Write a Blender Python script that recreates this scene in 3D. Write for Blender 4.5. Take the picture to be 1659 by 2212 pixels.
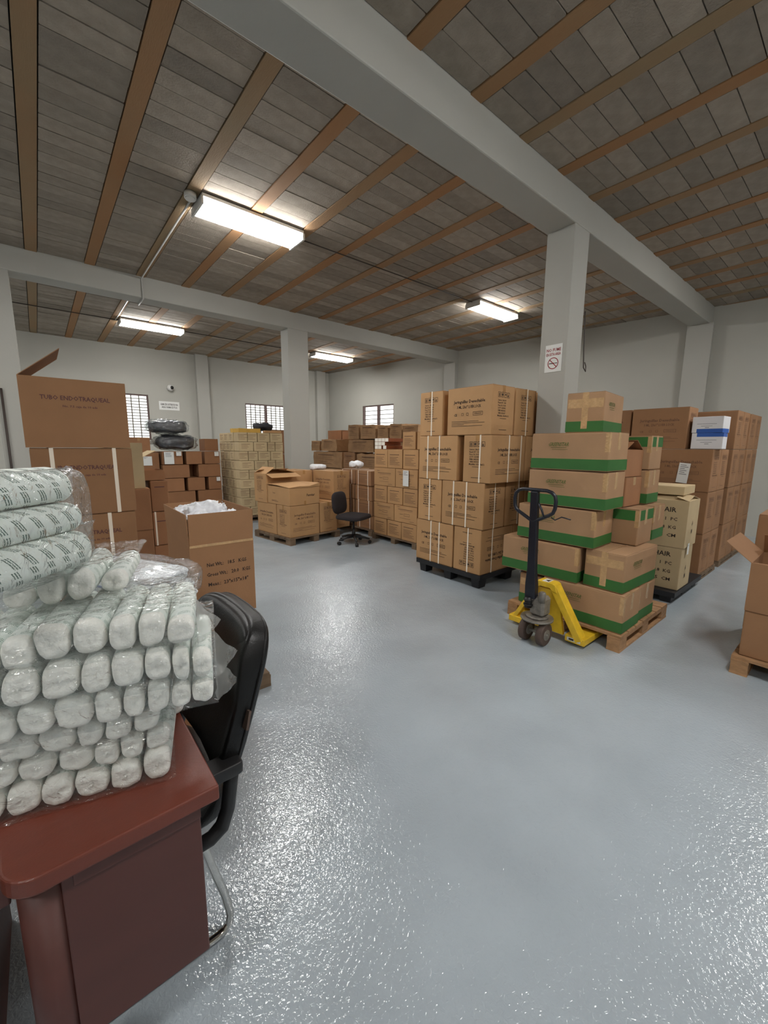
import bpy, bmesh, math, random
from mathutils import Matrix, Vector, noise

# ------------------------------------------------------------------ scene, camera, world, exposure
for _o in list(bpy.data.objects):
    bpy.data.objects.remove(_o)
scn = bpy.context.scene
COL = scn.collection
random.seed(7)
R = math.radians

CAM_H = 1.6
def camera_axes(pitch, roll, yaw):
    cy, sy, cp, sp, cr, sr = math.cos(yaw), math.sin(yaw), math.cos(pitch), math.sin(pitch), math.cos(roll), math.sin(roll)
    Rz = Matrix(((cy, -sy, 0), (sy, cy, 0), (0, 0, 1)))
    B = Matrix(((1, 0, 0), (0, 0, -1), (0, 1, 0)))
    Rx = Matrix(((1, 0, 0), (0, cp, -sp), (0, sp, cp)))
    Rr = Matrix(((cr, -sr, 0), (sr, cr, 0), (0, 0, 1)))
    return Rr @ Rx @ B @ Rz
CM = camera_axes(R(9.04798), R(0.37288), R(39.98296))
cam = bpy.data.cameras.new('camera'); cam_o = bpy.data.objects.new('camera', cam); COL.objects.link(cam_o)
rt, up, bk = CM[0], -CM[1], -CM[2]
cam_o.matrix_world = Matrix(((rt[0], up[0], bk[0], 0), (rt[1], up[1], bk[1], 0), (rt[2], up[2], bk[2], CAM_H), (0, 0, 0, 1)))
cam.sensor_fit = 'HORIZONTAL'; cam.sensor_width = 36.0; cam.lens = 884.225 / 1659 * 36
cam.clip_start = 0.02; cam.clip_end = 200
scn.camera = cam_o

w = bpy.data.worlds.new('sky'); scn.world = w; w.use_nodes = True
w.node_tree.nodes['Background'].inputs[0].default_value = (1.0, 1.0, 0.97, 1)
w.node_tree.nodes['Background'].inputs[1].default_value = 1.5
scn.view_settings.view_transform = 'Standard'; scn.view_settings.look = 'None'
scn.view_settings.exposure = 0.95; scn.view_settings.gamma = 1.0; scn.view_settings.use_curve_mapping = False
try:
    cy_ = scn.cycles; cy_.max_bounces = 7; cy_.diffuse_bounces = 4; cy_.glossy_bounces = 3; cy_.transparent_max_bounces = 12; cy_.caustics_reflective = False; cy_.caustics_refractive = False
except Exception:
    pass
LAMP = 30.0        # radiance of the fluorescent diffusers

# ------------------------------------------------------------------ materials
def lin(c):
    c = c / 255
    return c / 12.92 if c <= 0.04045 else ((c + 0.055) / 1.055) ** 2.4
def rgb(r, g, b): return (lin(r), lin(g), lin(b), 1)
MATS = {}
def N(nt, t, **kw):
    n = nt.nodes.new(t)
    for k, v in kw.items(): setattr(n, k, v)
    return n
def mat(name, col, rough=0.6, var=0.0, vscale=6.0, bump=0.0, bscale=40.0, metal=0.0, spec=0.5, rand=0.0, emit=0.0, stretch=None, detail=4.0, coat=0.0, island=False, bdist=0.01, sheen=0.0):
    m = bpy.data.materials.new(name); m.use_nodes = True; nt = m.node_tree; L = nt.links
    p = nt.nodes['Principled BSDF']
    p.inputs['Base Color'].default_value = col; p.inputs['Roughness'].default_value = rough
    p.inputs['Metallic'].default_value = metal; p.inputs['Specular IOR Level'].default_value = spec
    p.inputs['Coat Weight'].default_value = coat
    p.inputs['Sheen Weight'].default_value = sheen
    tc = None
    def coords():
        nonlocal tc
        if tc is None:
            t = N(nt, 'ShaderNodeTexCoord'); mp = N(nt, 'ShaderNodeMapping'); L.new(t.outputs['Object'], mp.inputs[0])
            if stretch: mp.inputs['Scale'].default_value = stretch
            tc = mp.outputs[0]
        return tc
    fac = None
    if var:
        nz = N(nt, 'ShaderNodeTexNoise'); nz.inputs['Scale'].default_value = vscale; nz.inputs['Detail'].default_value = detail
        L.new(coords(), nz.inputs['Vector'])
        mr = N(nt, 'ShaderNodeMapRange'); mr.inputs[1].default_value = 0.3; mr.inputs[2].default_value = 0.7
        mr.inputs[3].default_value = 1 - var; mr.inputs[4].default_value = 1 + var
        L.new(nz.outputs[0], mr.inputs[0]); fac = mr.outputs[0]
    if rand:
        oi = N(nt, 'ShaderNodeObjectInfo'); src = oi.outputs['Random']
        if island:
            g = N(nt, 'ShaderNodeNewGeometry'); ad = N(nt, 'ShaderNodeMath', operation='ADD'); fr = N(nt, 'ShaderNodeMath', operation='FRACT')
            L.new(src, ad.inputs[0]); L.new(g.outputs['Random Per Island'], ad.inputs[1]); L.new(ad.outputs[0], fr.inputs[0]); src = fr.outputs[0]
        mr = N(nt, 'ShaderNodeMapRange'); mr.inputs[3].default_value = 1 - rand; mr.inputs[4].default_value = 1 + rand
        L.new(src, mr.inputs[0])
        if fac is None: fac = mr.outputs[0]
        else:
            mu = N(nt, 'ShaderNodeMath', operation='MULTIPLY'); L.new(fac, mu.inputs[0]); L.new(mr.outputs[0], mu.inputs[1]); fac = mu.outputs[0]
    if fac is not None:
        vm = N(nt, 'ShaderNodeVectorMath', operation='SCALE'); vm.inputs[0].default_value = col[:3]
        L.new(fac, vm.inputs['Scale']); L.new(vm.outputs[0], p.inputs['Base Color'])
    if bump:
        nz = N(nt, 'ShaderNodeTexNoise'); nz.inputs['Scale'].default_value = bscale; nz.inputs['Detail'].default_value = 3
        L.new(coords(), nz.inputs['Vector'])
        b = N(nt, 'ShaderNodeBump'); b.inputs['Strength'].default_value = bump; b.inputs['Distance'].default_value = bdist
        L.new(nz.outputs[0], b.inputs['Height']); L.new(b.outputs[0], p.inputs['Normal'])
    if emit:
        p.inputs['Emission Color'].default_value = (1.0, 0.995, 0.975, 1); p.inputs['Emission Strength'].default_value = emit
    MATS[name] = m
    return m

mat('wall', rgb(174, 172, 163), 0.75, var=0.03, vscale=1.2, bump=0.12, bscale=25)
mat('beam', rgb(172, 170, 162), 0.7, var=0.02, vscale=2, bump=0.1, bscale=20)
mat('slab', rgb(52, 46, 40), 0.9)
mat('block', rgb(148, 137, 124), 0.92, var=0.12, vscale=9, bump=0.5, bscale=60, rand=0.2, island=True)
def joist_mat():
    m = mat('joist', rgb(130, 104, 74), 0.85, bump=0.3, bscale=30, stretch=(6, 0.8, 6)); nt = m.node_tree; p = nt.nodes['Principled BSDF']
    oi = N(nt, 'ShaderNodeObjectInfo'); nz = N(nt, 'ShaderNodeTexNoise'); nz.inputs['Scale'].default_value = 1.3; nz.inputs['Detail'].default_value = 5
    tc = N(nt, 'ShaderNodeTexCoord'); nt.links.new(tc.outputs['Object'], nz.inputs['Vector'])
    ad = N(nt, 'ShaderNodeMath', operation='MULTIPLY_ADD'); nt.links.new(nz.outputs[0], ad.inputs[0]); ad.inputs[1].default_value = 1.4; nt.links.new(oi.outputs['Random'], ad.inputs[2])
    mr = N(nt, 'ShaderNodeMapRange'); mr.inputs[1].default_value = 0.55; mr.inputs[2].default_value = 1.7; nt.links.new(ad.outputs[0], mr.inputs[0])
    mx = N(nt, 'ShaderNodeMix', data_type='RGBA'); nt.links.new(mr.outputs[0], mx.inputs['Factor']); mx.inputs['A'].default_value = rgb(146, 124, 94); mx.inputs['B'].default_value = rgb(158, 114, 74)
    nt.links.new(mx.outputs['Result'], p.inputs['Base Color'])
joist_mat()
mat('kraft', rgb(184, 142, 97), 0.78, var=0.05, vscale=5, rand=0.06, bump=0.08, bscale=120)
mat('kraft_dark', rgb(150, 110, 76), 0.8, var=0.05, vscale=5, rand=0.07, bump=0.08, bscale=120)
mat('kraft_red', rgb(150, 105, 71), 0.8, var=0.06, vscale=5, rand=0.08, bump=0.08, bscale=120)
mat('kraft_pale', rgb(196, 174, 136), 0.8, var=0.05, vscale=5, rand=0.07, bump=0.08, bscale=120)
mat('kraft_grey', rgb(164, 128, 94), 0.8, var=0.07, vscale=4, rand=0.06, bump=0.1, bscale=120)
mat('kraft_worn', rgb(160, 124, 88), 0.85, var=0.14, vscale=6, rand=0.1, bump=0.3, bscale=18)
mat('ink', rgb(52, 40, 32), 0.8)
mat('ink_soft', rgb(112, 82, 62), 0.8)
mat('ink_purple', rgb(96, 62, 62), 0.8)
mat('ink_red', rgb(150, 24, 34), 0.6)
mat('ink_green', rgb(96, 104, 52), 0.8)
mat('green_band', rgb(50, 104, 46), 0.6, var=0.08, vscale=8)
mat('tape', rgb(172, 130, 84), 0.22, var=0.08, vscale=30, spec=0.6)
mat('clear_tape', rgb(190, 154, 110), 0.14, var=0.12, vscale=30, spec=0.7, bump=0.4, bscale=60)
mat('strap', rgb(240, 228, 210), 0.45)
mat('paper', rgb(226, 226, 222), 0.7)
mat('paper_ink', rgb(120, 120, 124), 0.8)
mat('white_card', rgb(226, 224, 226), 0.5)
mat('blue', rgb(44, 92, 176), 0.5)
mat('black_plastic', rgb(30, 30, 33), 0.5, var=0.15, vscale=10)
mat('pallet_wood', rgb(160, 122, 86), 0.85, var=0.2, vscale=5, rand=0.14, bump=0.25, bscale=30, stretch=(3, 3, 9))
mat('pallet_grey', rgb(112, 92, 72), 0.9, var=0.2, vscale=5, rand=0.14, bump=0.25, bscale=30)
mat('leather', rgb(15, 14, 14), 0.4, bump=0.12, bscale=160, spec=0.35)
mat('fabric', rgb(46, 41, 43), 0.95, bump=0.3, bscale=300)
mat('hard_black', rgb(26, 25, 26), 0.45)
mat('chrome', rgb(210, 208, 204), 0.12, metal=1.0)
mat('steel_worn', rgb(128, 122, 114), 0.4, metal=0.25, var=0.3, vscale=25)
mat('jack_black', rgb(26, 28, 38), 0.32)
mat('yellow', rgb(232, 190, 48), 0.42, var=0.12, vscale=14, spec=0.5)
mat('rubber', rgb(84, 68, 60), 0.7, var=0.2, vscale=20)
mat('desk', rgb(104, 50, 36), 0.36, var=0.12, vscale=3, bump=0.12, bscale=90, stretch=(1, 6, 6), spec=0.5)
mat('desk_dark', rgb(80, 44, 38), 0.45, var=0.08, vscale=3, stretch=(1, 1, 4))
mat('cotton', rgb(244, 241, 234), 0.95, var=0.04, vscale=30, bump=0.5, bscale=70, sheen=0.3)
mat('bar_backlit', rgb(104, 96, 84), 0.5)  # window bars: their dark backlit look is put into the colour
mat('frame_dark', rgb(92, 70, 66), 0.6)
mat('lens_black', rgb(12, 12, 14), 0.15)
mat('conduit', rgb(196, 194, 188), 0.35, metal=0.3)
mat('cable', rgb(62, 52, 46), 0.6)
mat('diffuser', rgb(250, 250, 246), 0.5, emit=LAMP)
mat('housing', rgb(220, 218, 214), 0.5)
mat('bag_fill', rgb(232, 234, 238), 0.32, var=0.12, vscale=30, spec=0.6)
mat('dark_cloth', rgb(38, 40, 48), 0.6, var=0.3, vscale=8, bump=0.5, bscale=10)
mat('yellow_card', rgb(206, 164, 76), 0.7, var=0.1, vscale=6)
mat('white_red', rgb(236, 230, 218), 0.6)
mat('red_card', rgb(150, 86, 54), 0.7, rand=0.1)

def floor_mat():
    m = mat('floor', rgb(166, 176, 183), 0.07, spec=0.8)
    nt = m.node_tree; L = nt.links; p = nt.nodes['Principled BSDF']
    t = N(nt, 'ShaderNodeTexCoord')
    def noise_n(s, d, dist=0.0):
        n = N(nt, 'ShaderNodeTexNoise'); n.inputs['Scale'].default_value = s; n.inputs['Detail'].default_value = d; n.inputs['Distortion'].default_value = dist
        L.new(t.outputs['Object'], n.inputs['Vector']); return n
    a = noise_n(70, 2, 0.8); c = noise_n(2.2, 4)
    b = N(nt, 'ShaderNodeBump'); b.inputs['Strength'].default_value = 1.0; b.inputs['Distance'].default_value = 0.0026
    L.new(a.outputs[0], b.inputs['Height'])
    b2 = N(nt, 'ShaderNodeBump'); b2.inputs['Strength'].default_value = 1.0; b2.inputs['Distance'].default_value = 0.002
    L.new(noise_n(9, 3).outputs[0], b2.inputs['Height']); L.new(b.outputs[0], b2.inputs['Normal']); L.new(b2.outputs[0], p.inputs['Normal'])
    mr = N(nt, 'ShaderNodeMapRange'); mr.inputs[1].default_value = 0.35; mr.inputs[2].default_value = 0.65; mr.inputs[3].default_value = 0.95; mr.inputs[4].default_value = 1.05
    L.new(c.outputs[0], mr.inputs[0])
    vm = N(nt, 'ShaderNodeVectorMath', operation='SCALE'); vm.inputs[0].default_value = rgb(166, 176, 183)[:3]
    L.new(mr.outputs[0], vm.inputs['Scale']); L.new(vm.outputs[0], p.inputs['Base Color'])
floor_mat()

def film_mat(name, clear=0.8, tint=(0.95, 0.97, 0.97, 1), bump=0.9, scale=14, rough=0.12, f0=0.05):
    m = bpy.data.materials.new(name); m.use_nodes = True; nt = m.node_tree; L = nt.links
    nt.nodes.remove(nt.nodes['Principled BSDF']); out = nt.nodes['Material Output']
    tr = N(nt, 'ShaderNodeBsdfTransparent'); tr.inputs[0].default_value = tint
    gl = N(nt, 'ShaderNodeBsdfGlossy'); gl.inputs['Roughness'].default_value = rough
    df = N(nt, 'ShaderNodeBsdfTranslucent'); df.inputs[0].default_value = (0.9, 0.9, 0.9, 1)
    t = N(nt, 'ShaderNodeTexCoord'); nz = N(nt, 'ShaderNodeTexNoise'); nz.inputs['Scale'].default_value = scale; nz.inputs['Detail'].default_value = 3; nz.inputs['Distortion'].default_value = 1.5
    L.new(t.outputs['Object'], nz.inputs['Vector'])
    b = N(nt, 'ShaderNodeBump'); b.inputs['Strength'].default_value = bump; b.inputs['Distance'].default_value = 0.02
    L.new(nz.outputs[0], b.inputs['Height']); L.new(b.outputs[0], gl.inputs['Normal'])
    lw = N(nt, 'ShaderNodeLayerWeight'); lw.inputs['Blend'].default_value = 0.5; L.new(b.outputs[0], lw.inputs['Normal'])
    pw = N(nt, 'ShaderNodeMath', operation='POWER'); L.new(lw.outputs['Facing'], pw.inputs[0]); pw.inputs[1].default_value = 4.0
    fr = N(nt, 'ShaderNodeMath', operation='MULTIPLY_ADD'); L.new(pw.outputs[0], fr.inputs[0]); fr.inputs[1].default_value = 0.7; fr.inputs[2].default_value = f0
    mx = N(nt, 'ShaderNodeMixShader'); mx.inputs[0].default_value = 1 - clear; L.new(tr.outputs[0], mx.inputs[1]); L.new(df.outputs[0], mx.inputs[2])
    m2 = N(nt, 'ShaderNodeMixShader'); L.new(fr.outputs[0], m2.inputs[0]); L.new(mx.outputs[0], m2.inputs[1]); L.new(gl.outputs[0], m2.inputs[2])
    L.new(m2.outputs[0], out.inputs[0]); MATS[name] = m
film_mat('film', 0.93, f0=0.1, rough=0.08, bump=1.0, scale=22)
film_mat('wrap', 0.9, rough=0.16, bump=1.0, scale=11, f0=0.11)
film_mat('film_milky', 0.72, scale=20)
film_mat('glass', 0.97, tint=(0.97, 0.98, 0.98, 1), bump=0.0, rough=0.05)

def wrapper_mat(wname='wrapper', ink=(46, 82, 70), cut=0.43):
    # white paper sleeve printed with slanted groups of small green lines (UV: metres around, metres along)
    m = mat(wname, rgb(234, 239, 233), 0.6); nt = m.node_tree; L = nt.links; p = nt.nodes['Principled BSDF']
    uv = N(nt, 'ShaderNodeUVMap'); sp = N(nt, 'ShaderNodeSeparateXYZ'); L.new(uv.outputs[0], sp.inputs[0])
    def M(op, a, b=None):
        n = N(nt, 'ShaderNodeMath', operation=op)
        for i, v in enumerate((a, b)):
            if v is None: continue
            if isinstance(v, (int, float)): n.inputs[i].default_value = v
            else: L.new(v, n.inputs[i])
        return n.outputs[0]
    A, B = 0.036, 0.042
    u, v = sp.outputs[0], sp.outputs[1]
    row = M('FLOOR', M('DIVIDE', u, A)); fu = M('FRACT', M('DIVIDE', u, A))
    sh = M('ADD', M('DIVIDE', v, B), M('MULTIPLY', row, 0.5)); sh = M('ADD', sh, M('MULTIPLY', fu, 0.5))
    fv = M('FRACT', sh)
    inu = M('MULTIPLY', M('GREATER_THAN', fu, 0.1), M('LESS_THAN', fu, 0.9))
    inv = M('MULTIPLY', M('GREATER_THAN', fv, 0.3), M('LESS_THAN', fv, 0.70))
    ln = M('GREATER_THAN', M('FRACT', M('MULTIPLY', fv, 7.0)), 0.42)
    nz = N(nt, 'ShaderNodeTexNoise'); nz.inputs['Scale'].default_value = 500; L.new(uv.outputs[0], nz.inputs['Vector'])
    brk = M('GREATER_THAN', nz.outputs[0], cut)
    k = M('MULTIPLY', M('MULTIPLY', inu, inv), M('MULTIPLY', ln, brk))
    mx = N(nt, 'ShaderNodeMix', data_type='RGBA'); L.new(k, mx.inputs['Factor'])
    mx.inputs['A'].default_value = rgb(234, 239, 233); mx.inputs['B'].default_value = rgb(*ink)
    L.new(mx.outputs['Result'], p.inputs['Base Color'])
wrapper_mat()
wrapper_mat('wrapper_soft', (104, 136, 118), 0.5)

# ------------------------------------------------------------------ mesh helpers
class MB:
    def __init__(s): s.v = []; s.f = []; s.sm = []; s.uv = None
    def add(s, vs, fs, smooth=False):
        o = len(s.v); s.v += [tuple(x) for x in vs]; s.f += [tuple(i + o for i in f) for f in fs]; s.sm += [smooth] * len(fs); return s
    def box(s, a, b, M=None):
        x0, y0, z0 = a; x1, y1, z1 = b
        vs = [(x0, y0, z0), (x1, y0, z0), (x1, y1, z0), (x0, y1, z0), (x0, y0, z1), (x1, y0, z1), (x1, y1, z1), (x0, y1, z1)]
        if M is not None: vs = [tuple(M @ Vector(q)) for q in vs]
        return s.add(vs, [(0, 3, 2, 1), (4, 5, 6, 7), (0, 1, 5, 4), (1, 2, 6, 5), (2, 3, 7, 6), (3, 0, 4, 7)])
    def tube(s, pts, r, n=10, cap=True, closed=False):
        pts = [Vector(p) for p in pts]; k = len(pts); rs = r if isinstance(r, (list, tuple)) else [r] * k
        rings = []; prev = None
        for i, p in enumerate(pts):
            if closed: t = pts[(i + 1) % k] - pts[i - 1]
            else: t = pts[min(i + 1, k - 1)] - pts[max(i - 1, 0)]
            t.normalize()
            if prev is None:
                a = Vector((0, 0, 1)) if abs(t.z) < 0.9 else Vector((1, 0, 0)); nrm = t.cross(a).normalized()
            else:
                nrm = (prev - t * prev.dot(t)).normalized()
            prev = nrm; b = t.cross(nrm)
            rings.append([p + (nrm * math.cos(2 * math.pi * j / n) + b * math.sin(2 * math.pi * j / n)) * rs[i] for j in range(n)])
        vs = [q for g in rings for q in g]; fs = []
        for i in range(k if closed else k - 1):
            a, b = i * n, ((i + 1) % k) * n
            fs += [(a + j, a + (j + 1) % n, b + (j + 1) % n, b + j) for j in range(n)]
        s.add(vs, fs, True)
        if cap and not closed:
            s.add(rings[0], [tuple(range(n - 1, -1, -1))]); s.add(rings[-1], [tuple(range(n))])
        return s
    def superell(s, a, b, c, e1=0.5, e2=0.5, nu=24, nv=14, M=None, fn=None):
        def pw(x, e): return math.copysign(abs(x) ** e, x)
        vs = []; fs = []
        for i in range(nv + 1):
            ph = -math.pi / 2 + math.pi * i / nv
            for j in range(nu):
                th = 2 * math.pi * j / nu
                q = Vector((a * pw(math.cos(ph), e1) * pw(math.cos(th), e2), b * pw(math.cos(ph), e1) * pw(math.sin(th), e2), c * pw(math.sin(ph), e1)))
                if fn: q = Vector(fn(q))
                vs.append(M @ q if M is not None else q)
        for i in range(nv):
            for j in range(nu):
                fs.append((i * nu + j, i * nu + (j + 1) % nu, (i + 1) * nu + (j + 1) % nu, (i + 1) * nu + j))
        return s.add(vs, fs, True)
    def prism(s, poly, z0, z1, M=None):
        n = len(poly); vs = [(x, y, z0) for x, y in poly] + [(x, y, z1) for x, y in poly]
        if M is not None: vs = [tuple(M @ Vector(q)) for q in vs]
        return s.add(vs, [tuple(range(n - 1, -1, -1)), tuple(range(n, 2 * n))] + [(i, (i + 1) % n, n + (i + 1) % n, n + i) for i in range(n)])
    def mesh(s, name, m):
        me = bpy.data.meshes.new(name); me.from_pydata(s.v, [], s.f)
        me.polygons.foreach_set('use_smooth', s.sm); me.materials.append(MATS[m]); me.update()
        bm = bmesh.new(); bm.from_mesh(me); bmesh.ops.remove_doubles(bm, verts=bm.verts, dist=1e-5); bmesh.ops.recalc_face_normals(bm, faces=bm.faces); bm.to_mesh(me); bm.free()
        return me
    def obj(s, name, m, parent=None, loc=(0, 0, 0), rot=(0, 0, 0)):
        return link(name, s.mesh(name, m), parent, loc, rot)

def link(name, me, parent=None, loc=(0, 0, 0), rot=(0, 0, 0)):
    o = bpy.data.objects.new(name, me); COL.objects.link(o); o.location = loc; o.rotation_euler = rot
    if parent is not None: o.parent = parent
    return o
LABELS = {}
def tag(o, label, cat, group=None, kind=None):
    o['label'] = label; o['category'] = cat
    if group: o['group'] = group
    if kind: o['kind'] = kind
    LABELS.setdefault(label, []).append(o.name)
    return o
def struct(o, label=None):
    o['kind'] = 'structure'
    if label: o['label'] = label
    return o
def empty(name, loc, rz=0):
    o = bpy.data.objects.new(name, None); COL.objects.link(o); o.location = loc; o.rotation_euler = (0, 0, rz); o.empty_display_size = 0.1
    return o
def bevel(o, wd=0.005, seg=2, limit=40):
    md = o.modifiers.new('bevel', 'BEVEL'); md.width = wd; md.segments = seg; md.limit_method = 'ANGLE'; md.angle_limit = R(limit); return o
def rotz(a): return Matrix.Rotation(a, 4, 'Z')
def TR(x, y, z): return Matrix.Translation((x, y, z))

# ------------------------------------------------------------------ flat print (lettering on boxes and signs)
_txt = {}
def text_geo(body, size):
    k = (body, size)
    if k not in _txt:
        cu = bpy.data.curves.new('t', 'FONT'); cu.body = body; cu.size = size; cu.resolution_u = 1; cu.offset = 0.018; cu.align_x = 'CENTER'; cu.align_y = 'CENTER'
        o = bpy.data.objects.new('t', cu); me = o.to_mesh()
        _txt[k] = ([tuple(v.co) for v in me.vertices], [tuple(p.vertices) for p in me.polygons])
        o.to_mesh_clear(); bpy.data.objects.remove(o); bpy.data.curves.remove(cu)
    return _txt[k]
def print_mesh(name, items, m):
    """items: ('t', text, u, v, height, width or None, slant) / ('r', u0, v0, u1, v1) / ('o', u0, v0, u1, v1, line) / ('ring', u, v, r, line) / ('p', polygon)"""
    V = []; F = []
    def add(vs, fs):
        o = len(V); V.extend((x, y, 0) for x, y in vs); F.extend(tuple(i + o for i in f) for f in fs)
    def rect(a, b, c, d): add([(a, b), (c, b), (c, d), (a, d)], [(0, 1, 2, 3)])
    for it in items:
        if it[0] == 't':
            _, body, u, v, h, wd = it[:6]; sl = it[6] if len(it) > 6 else 0
            vs, fs = text_geo(body, 1.0)
            if not vs: continue
            x0 = min(q[0] for q in vs); x1 = max(q[0] for q in vs); y0 = min(q[1] for q in vs); y1 = max(q[1] for q in vs)
            sy = h / 0.72; sx = wd / (x1 - x0) if wd else sy
            add([(u + (q[0] - (x0 + x1) / 2) * sx + sl * (q[1] - (y0 + y1) / 2) * sy, v + (q[1] - (y0 + y1) / 2) * sy) for q in vs], fs)
        elif it[0] == 'r': rect(*it[1:5])
        elif it[0] == 'o':
            a, b, c, d, l = it[1:6]
            rect(a, b, c, b + l); rect(a, d - l, c, d); rect(a, b + l, a + l, d - l); rect(c - l, b + l, c, d - l)
        elif it[0] == 'ring':
            u, v, r, l = it[1:5]; n = 32
            add([(u + q * math.cos(2 * math.pi * i / n), v + q * math.sin(2 * math.pi * i / n)) for q in (r, r - l) for i in range(n)], [(i, (i + 1) % n, n + (i + 1) % n, n + i) for i in range(n)])
        elif it[0] == 'p': add(it[1], [tuple(range(len(it[1])))])
    me = bpy.data.meshes.new(name); me.from_pydata(V, [], F); me.materials.append(MATS[m]); me.update()
    return me
FACE_ROT = {'-y': (R(90), 0, 0), '-x': (R(90), 0, R(-90)), '+x': (R(90), 0, R(90)), '+y': (R(90), 0, R(180)), '+z': (0, 0, 0)}
def put_print(parent, me, face, dims, du=0.0, z=0.0, eps=0.0016, name='print', flip=False, zoff=0.0):
    dx, dy, dz = dims
    loc = {'-y': (du, -dy / 2 - eps, z), '-x': (-dx / 2 - eps, -du, z), '+x': (dx / 2 + eps, du, z), '+z': (du, z, dz + eps)}[face]
    r = FACE_ROT[face]
    o = link(name, me, parent, loc, r)
    if flip: o.scale = (-1, -1, 1); o.location.z += zoff
    return o

# ------------------------------------------------------------------ the setting
H = 4.2; ZB = 3.89
X0, Y0, Y1 = -5.6, -8.4, 13.1
def wall_x(y): return 8.299 + 0.1424 * (13.358 - y)       # the skewed wall on the +X side
SK = math.atan(0.1424)

fl = MB(); fl.box((X0 - .3, Y0 - .3, -.12), (11.4, Y1 + .3, 0))
struct(fl.obj('floor', 'floor'), 'glossy grey epoxy painted concrete floor with an orange-peel texture')

def wall(name, p0, p1, holes=(), label=None, th=0.16, zt=H + .06):
    p0, p1 = Vector((*p0, 0)), Vector((*p1, 0)); d = (p1 - p0); Ln = d.length; d.normalize(); n = Vector((-d.y, d.x, 0))   # n points outward
    ss = sorted({0, Ln, *[h[0] for h in holes], *[h[1] for h in holes]}); zs = sorted({0, zt, *[h[2] for h in holes], *[h[3] for h in holes]})
    Mx = Matrix(((d.x, n.x, 0, p0.x), (d.y, n.y, 0, p0.y), (0, 0, 1, 0), (0, 0, 0, 1)))
    b = MB()
    for i in range(len(ss) - 1):
        for j in range(len(zs) - 1):
            sm, zm = (ss[i] + ss[i + 1]) / 2, (zs[j] + zs[j + 1]) / 2
            if any(h[0] < sm < h[1] and h[2] < zm < h[3] for h in holes): continue
            b.box((ss[i], 0, zs[j]), (ss[i + 1], th, zs[j + 1]), Mx)
    o = struct(b.obj(name, 'wall'), label)
    return o, Mx
WX0 = X0
wall('wall_left', (X0, Y0), (X0, Y1), label='plain grey painted side wall')
_, MBK = wall('wall_back', (X0, Y1), (wall_x(Y1), Y1), [(1.66 - X0, 2.48 - X0, 1.75, 2.97), (5.2 - X0, 6.6 - X0, 1.95, 2.94)], 'grey painted end wall with two barred windows')
wr0 = Vector((wall_x(Y1), Y1, 0)); wr1 = Vector((wall_x(Y0), Y0, 0)); LR = (wr1 - wr0).length
sW = (Y1 - 11.39) / math.cos(SK); sE = (Y1 - 10.02) / math.cos(SK)
_, MRT = wall('wall_right', wr0[:2], wr1[:2], [(sW, sE, 2.2, 2.95)], 'long skewed grey painted wall with one window')
wall('wall_front', (wall_x(Y0), Y0), (X0, Y0), label='plain grey painted wall at the near end')

# ceiling: slab, joists and concrete blocks
cl = MB(); cl.box((X0 - .2, Y0 - .2, H + .045), (11.4, Y1 + .2, H + .2))
ceil_o = struct(cl.obj('ceiling', 'slab'), 'ceiling of grey blocks laid between brown joists')
JP, JW, JX0 = 0.651, 0.125, 0.19
B1 = (2.283, 2.61); B2 = (7.726, 8.06)
jm = {}
def joist(x, y0, y1):
    b = MB(); b.box((x - JW / 2, y0, H - .003), (x + JW / 2, y1, H + .05)); b.obj('joist', 'joist', ceil_o)
k0 = int((X0 - JX0) / JP) - 0; xs = [JX0 + JP * i for i in range(-9, 16)]
spans = [(Y0, B1[0]), (B1[1], B2[0]), (B2[1], Y1)]
for x in xs:
    for a, b in spans: joist(x, a, b)
def project(p):
    q = CM @ (Vector(p) - Vector((0, 0, CAM_H)))
    return (884.225 * q.x / q.z + 829.5, 884.225 * q.y / q.z + 1106) if q.z > 0.05 else None
BW = 0.185; GAP = 0.007
cells = []
for i in range(len(xs) - 1):
    for a, b in spans:
        n = max(1, round((b - a) / BW)); st = (b - a) / n
        for j in range(n):
            cells.append((xs[i] + JW / 2 + .009, xs[i + 1] - JW / 2 - .009, a + j * st + GAP / 2, a + (j + 1) * st - GAP / 2))
def cell_area(c):
    pts = [project((x, y, H)) for x, y in ((c[0], c[2]), (c[1], c[2]), (c[1], c[3]), (c[0], c[3]))]
    if any(p is None for p in pts): return 0
    cx = sum(p[0] for p in pts) / 4; cy = sum(p[1] for p in pts) / 4
    if not (-20 < cx < 1680 and -20 < cy < 1200): return 0
    return abs(sum(pts[k][0] * pts[(k + 1) % 4][1] - pts[(k + 1) % 4][0] * pts[k][1] for k in range(4))) / 2
cells.sort(key=cell_area, reverse=True)
bmesh_cache = {}
rest = MB()
for idx, c in enumerate(cells):
    wx, wy = c[1] - c[0], c[3] - c[2]; dz = random.uniform(0, .007)
    if idx < 300:
        k = (round(wx, 3), round(wy, 3))
        if k not in bmesh_cache:
            q = MB(); e = .006
            q.prism([(-wx / 2 + e, -wy / 2), (wx / 2 - e, -wy / 2), (wx / 2, -wy / 2 + e), (wx / 2, wy / 2 - e), (wx / 2 - e, wy / 2), (-wx / 2 + e, wy / 2), (-wx / 2, wy / 2 - e), (-wx / 2, -wy / 2 + e)], 0, .05)
            bmesh_cache[k] = q.mesh('ceiling_block', 'block')
        link('ceiling_block', bmesh_cache[k], ceil_o, ((c[0] + c[1]) / 2, (c[2] + c[3]) / 2, H + dz))
    else:
        rest.box((c[0], c[2], H + dz), (c[1], c[3], H + .05))
o = rest.obj('ceiling_blocks', 'block', ceil_o); o['kind'] = 'stuff'

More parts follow.
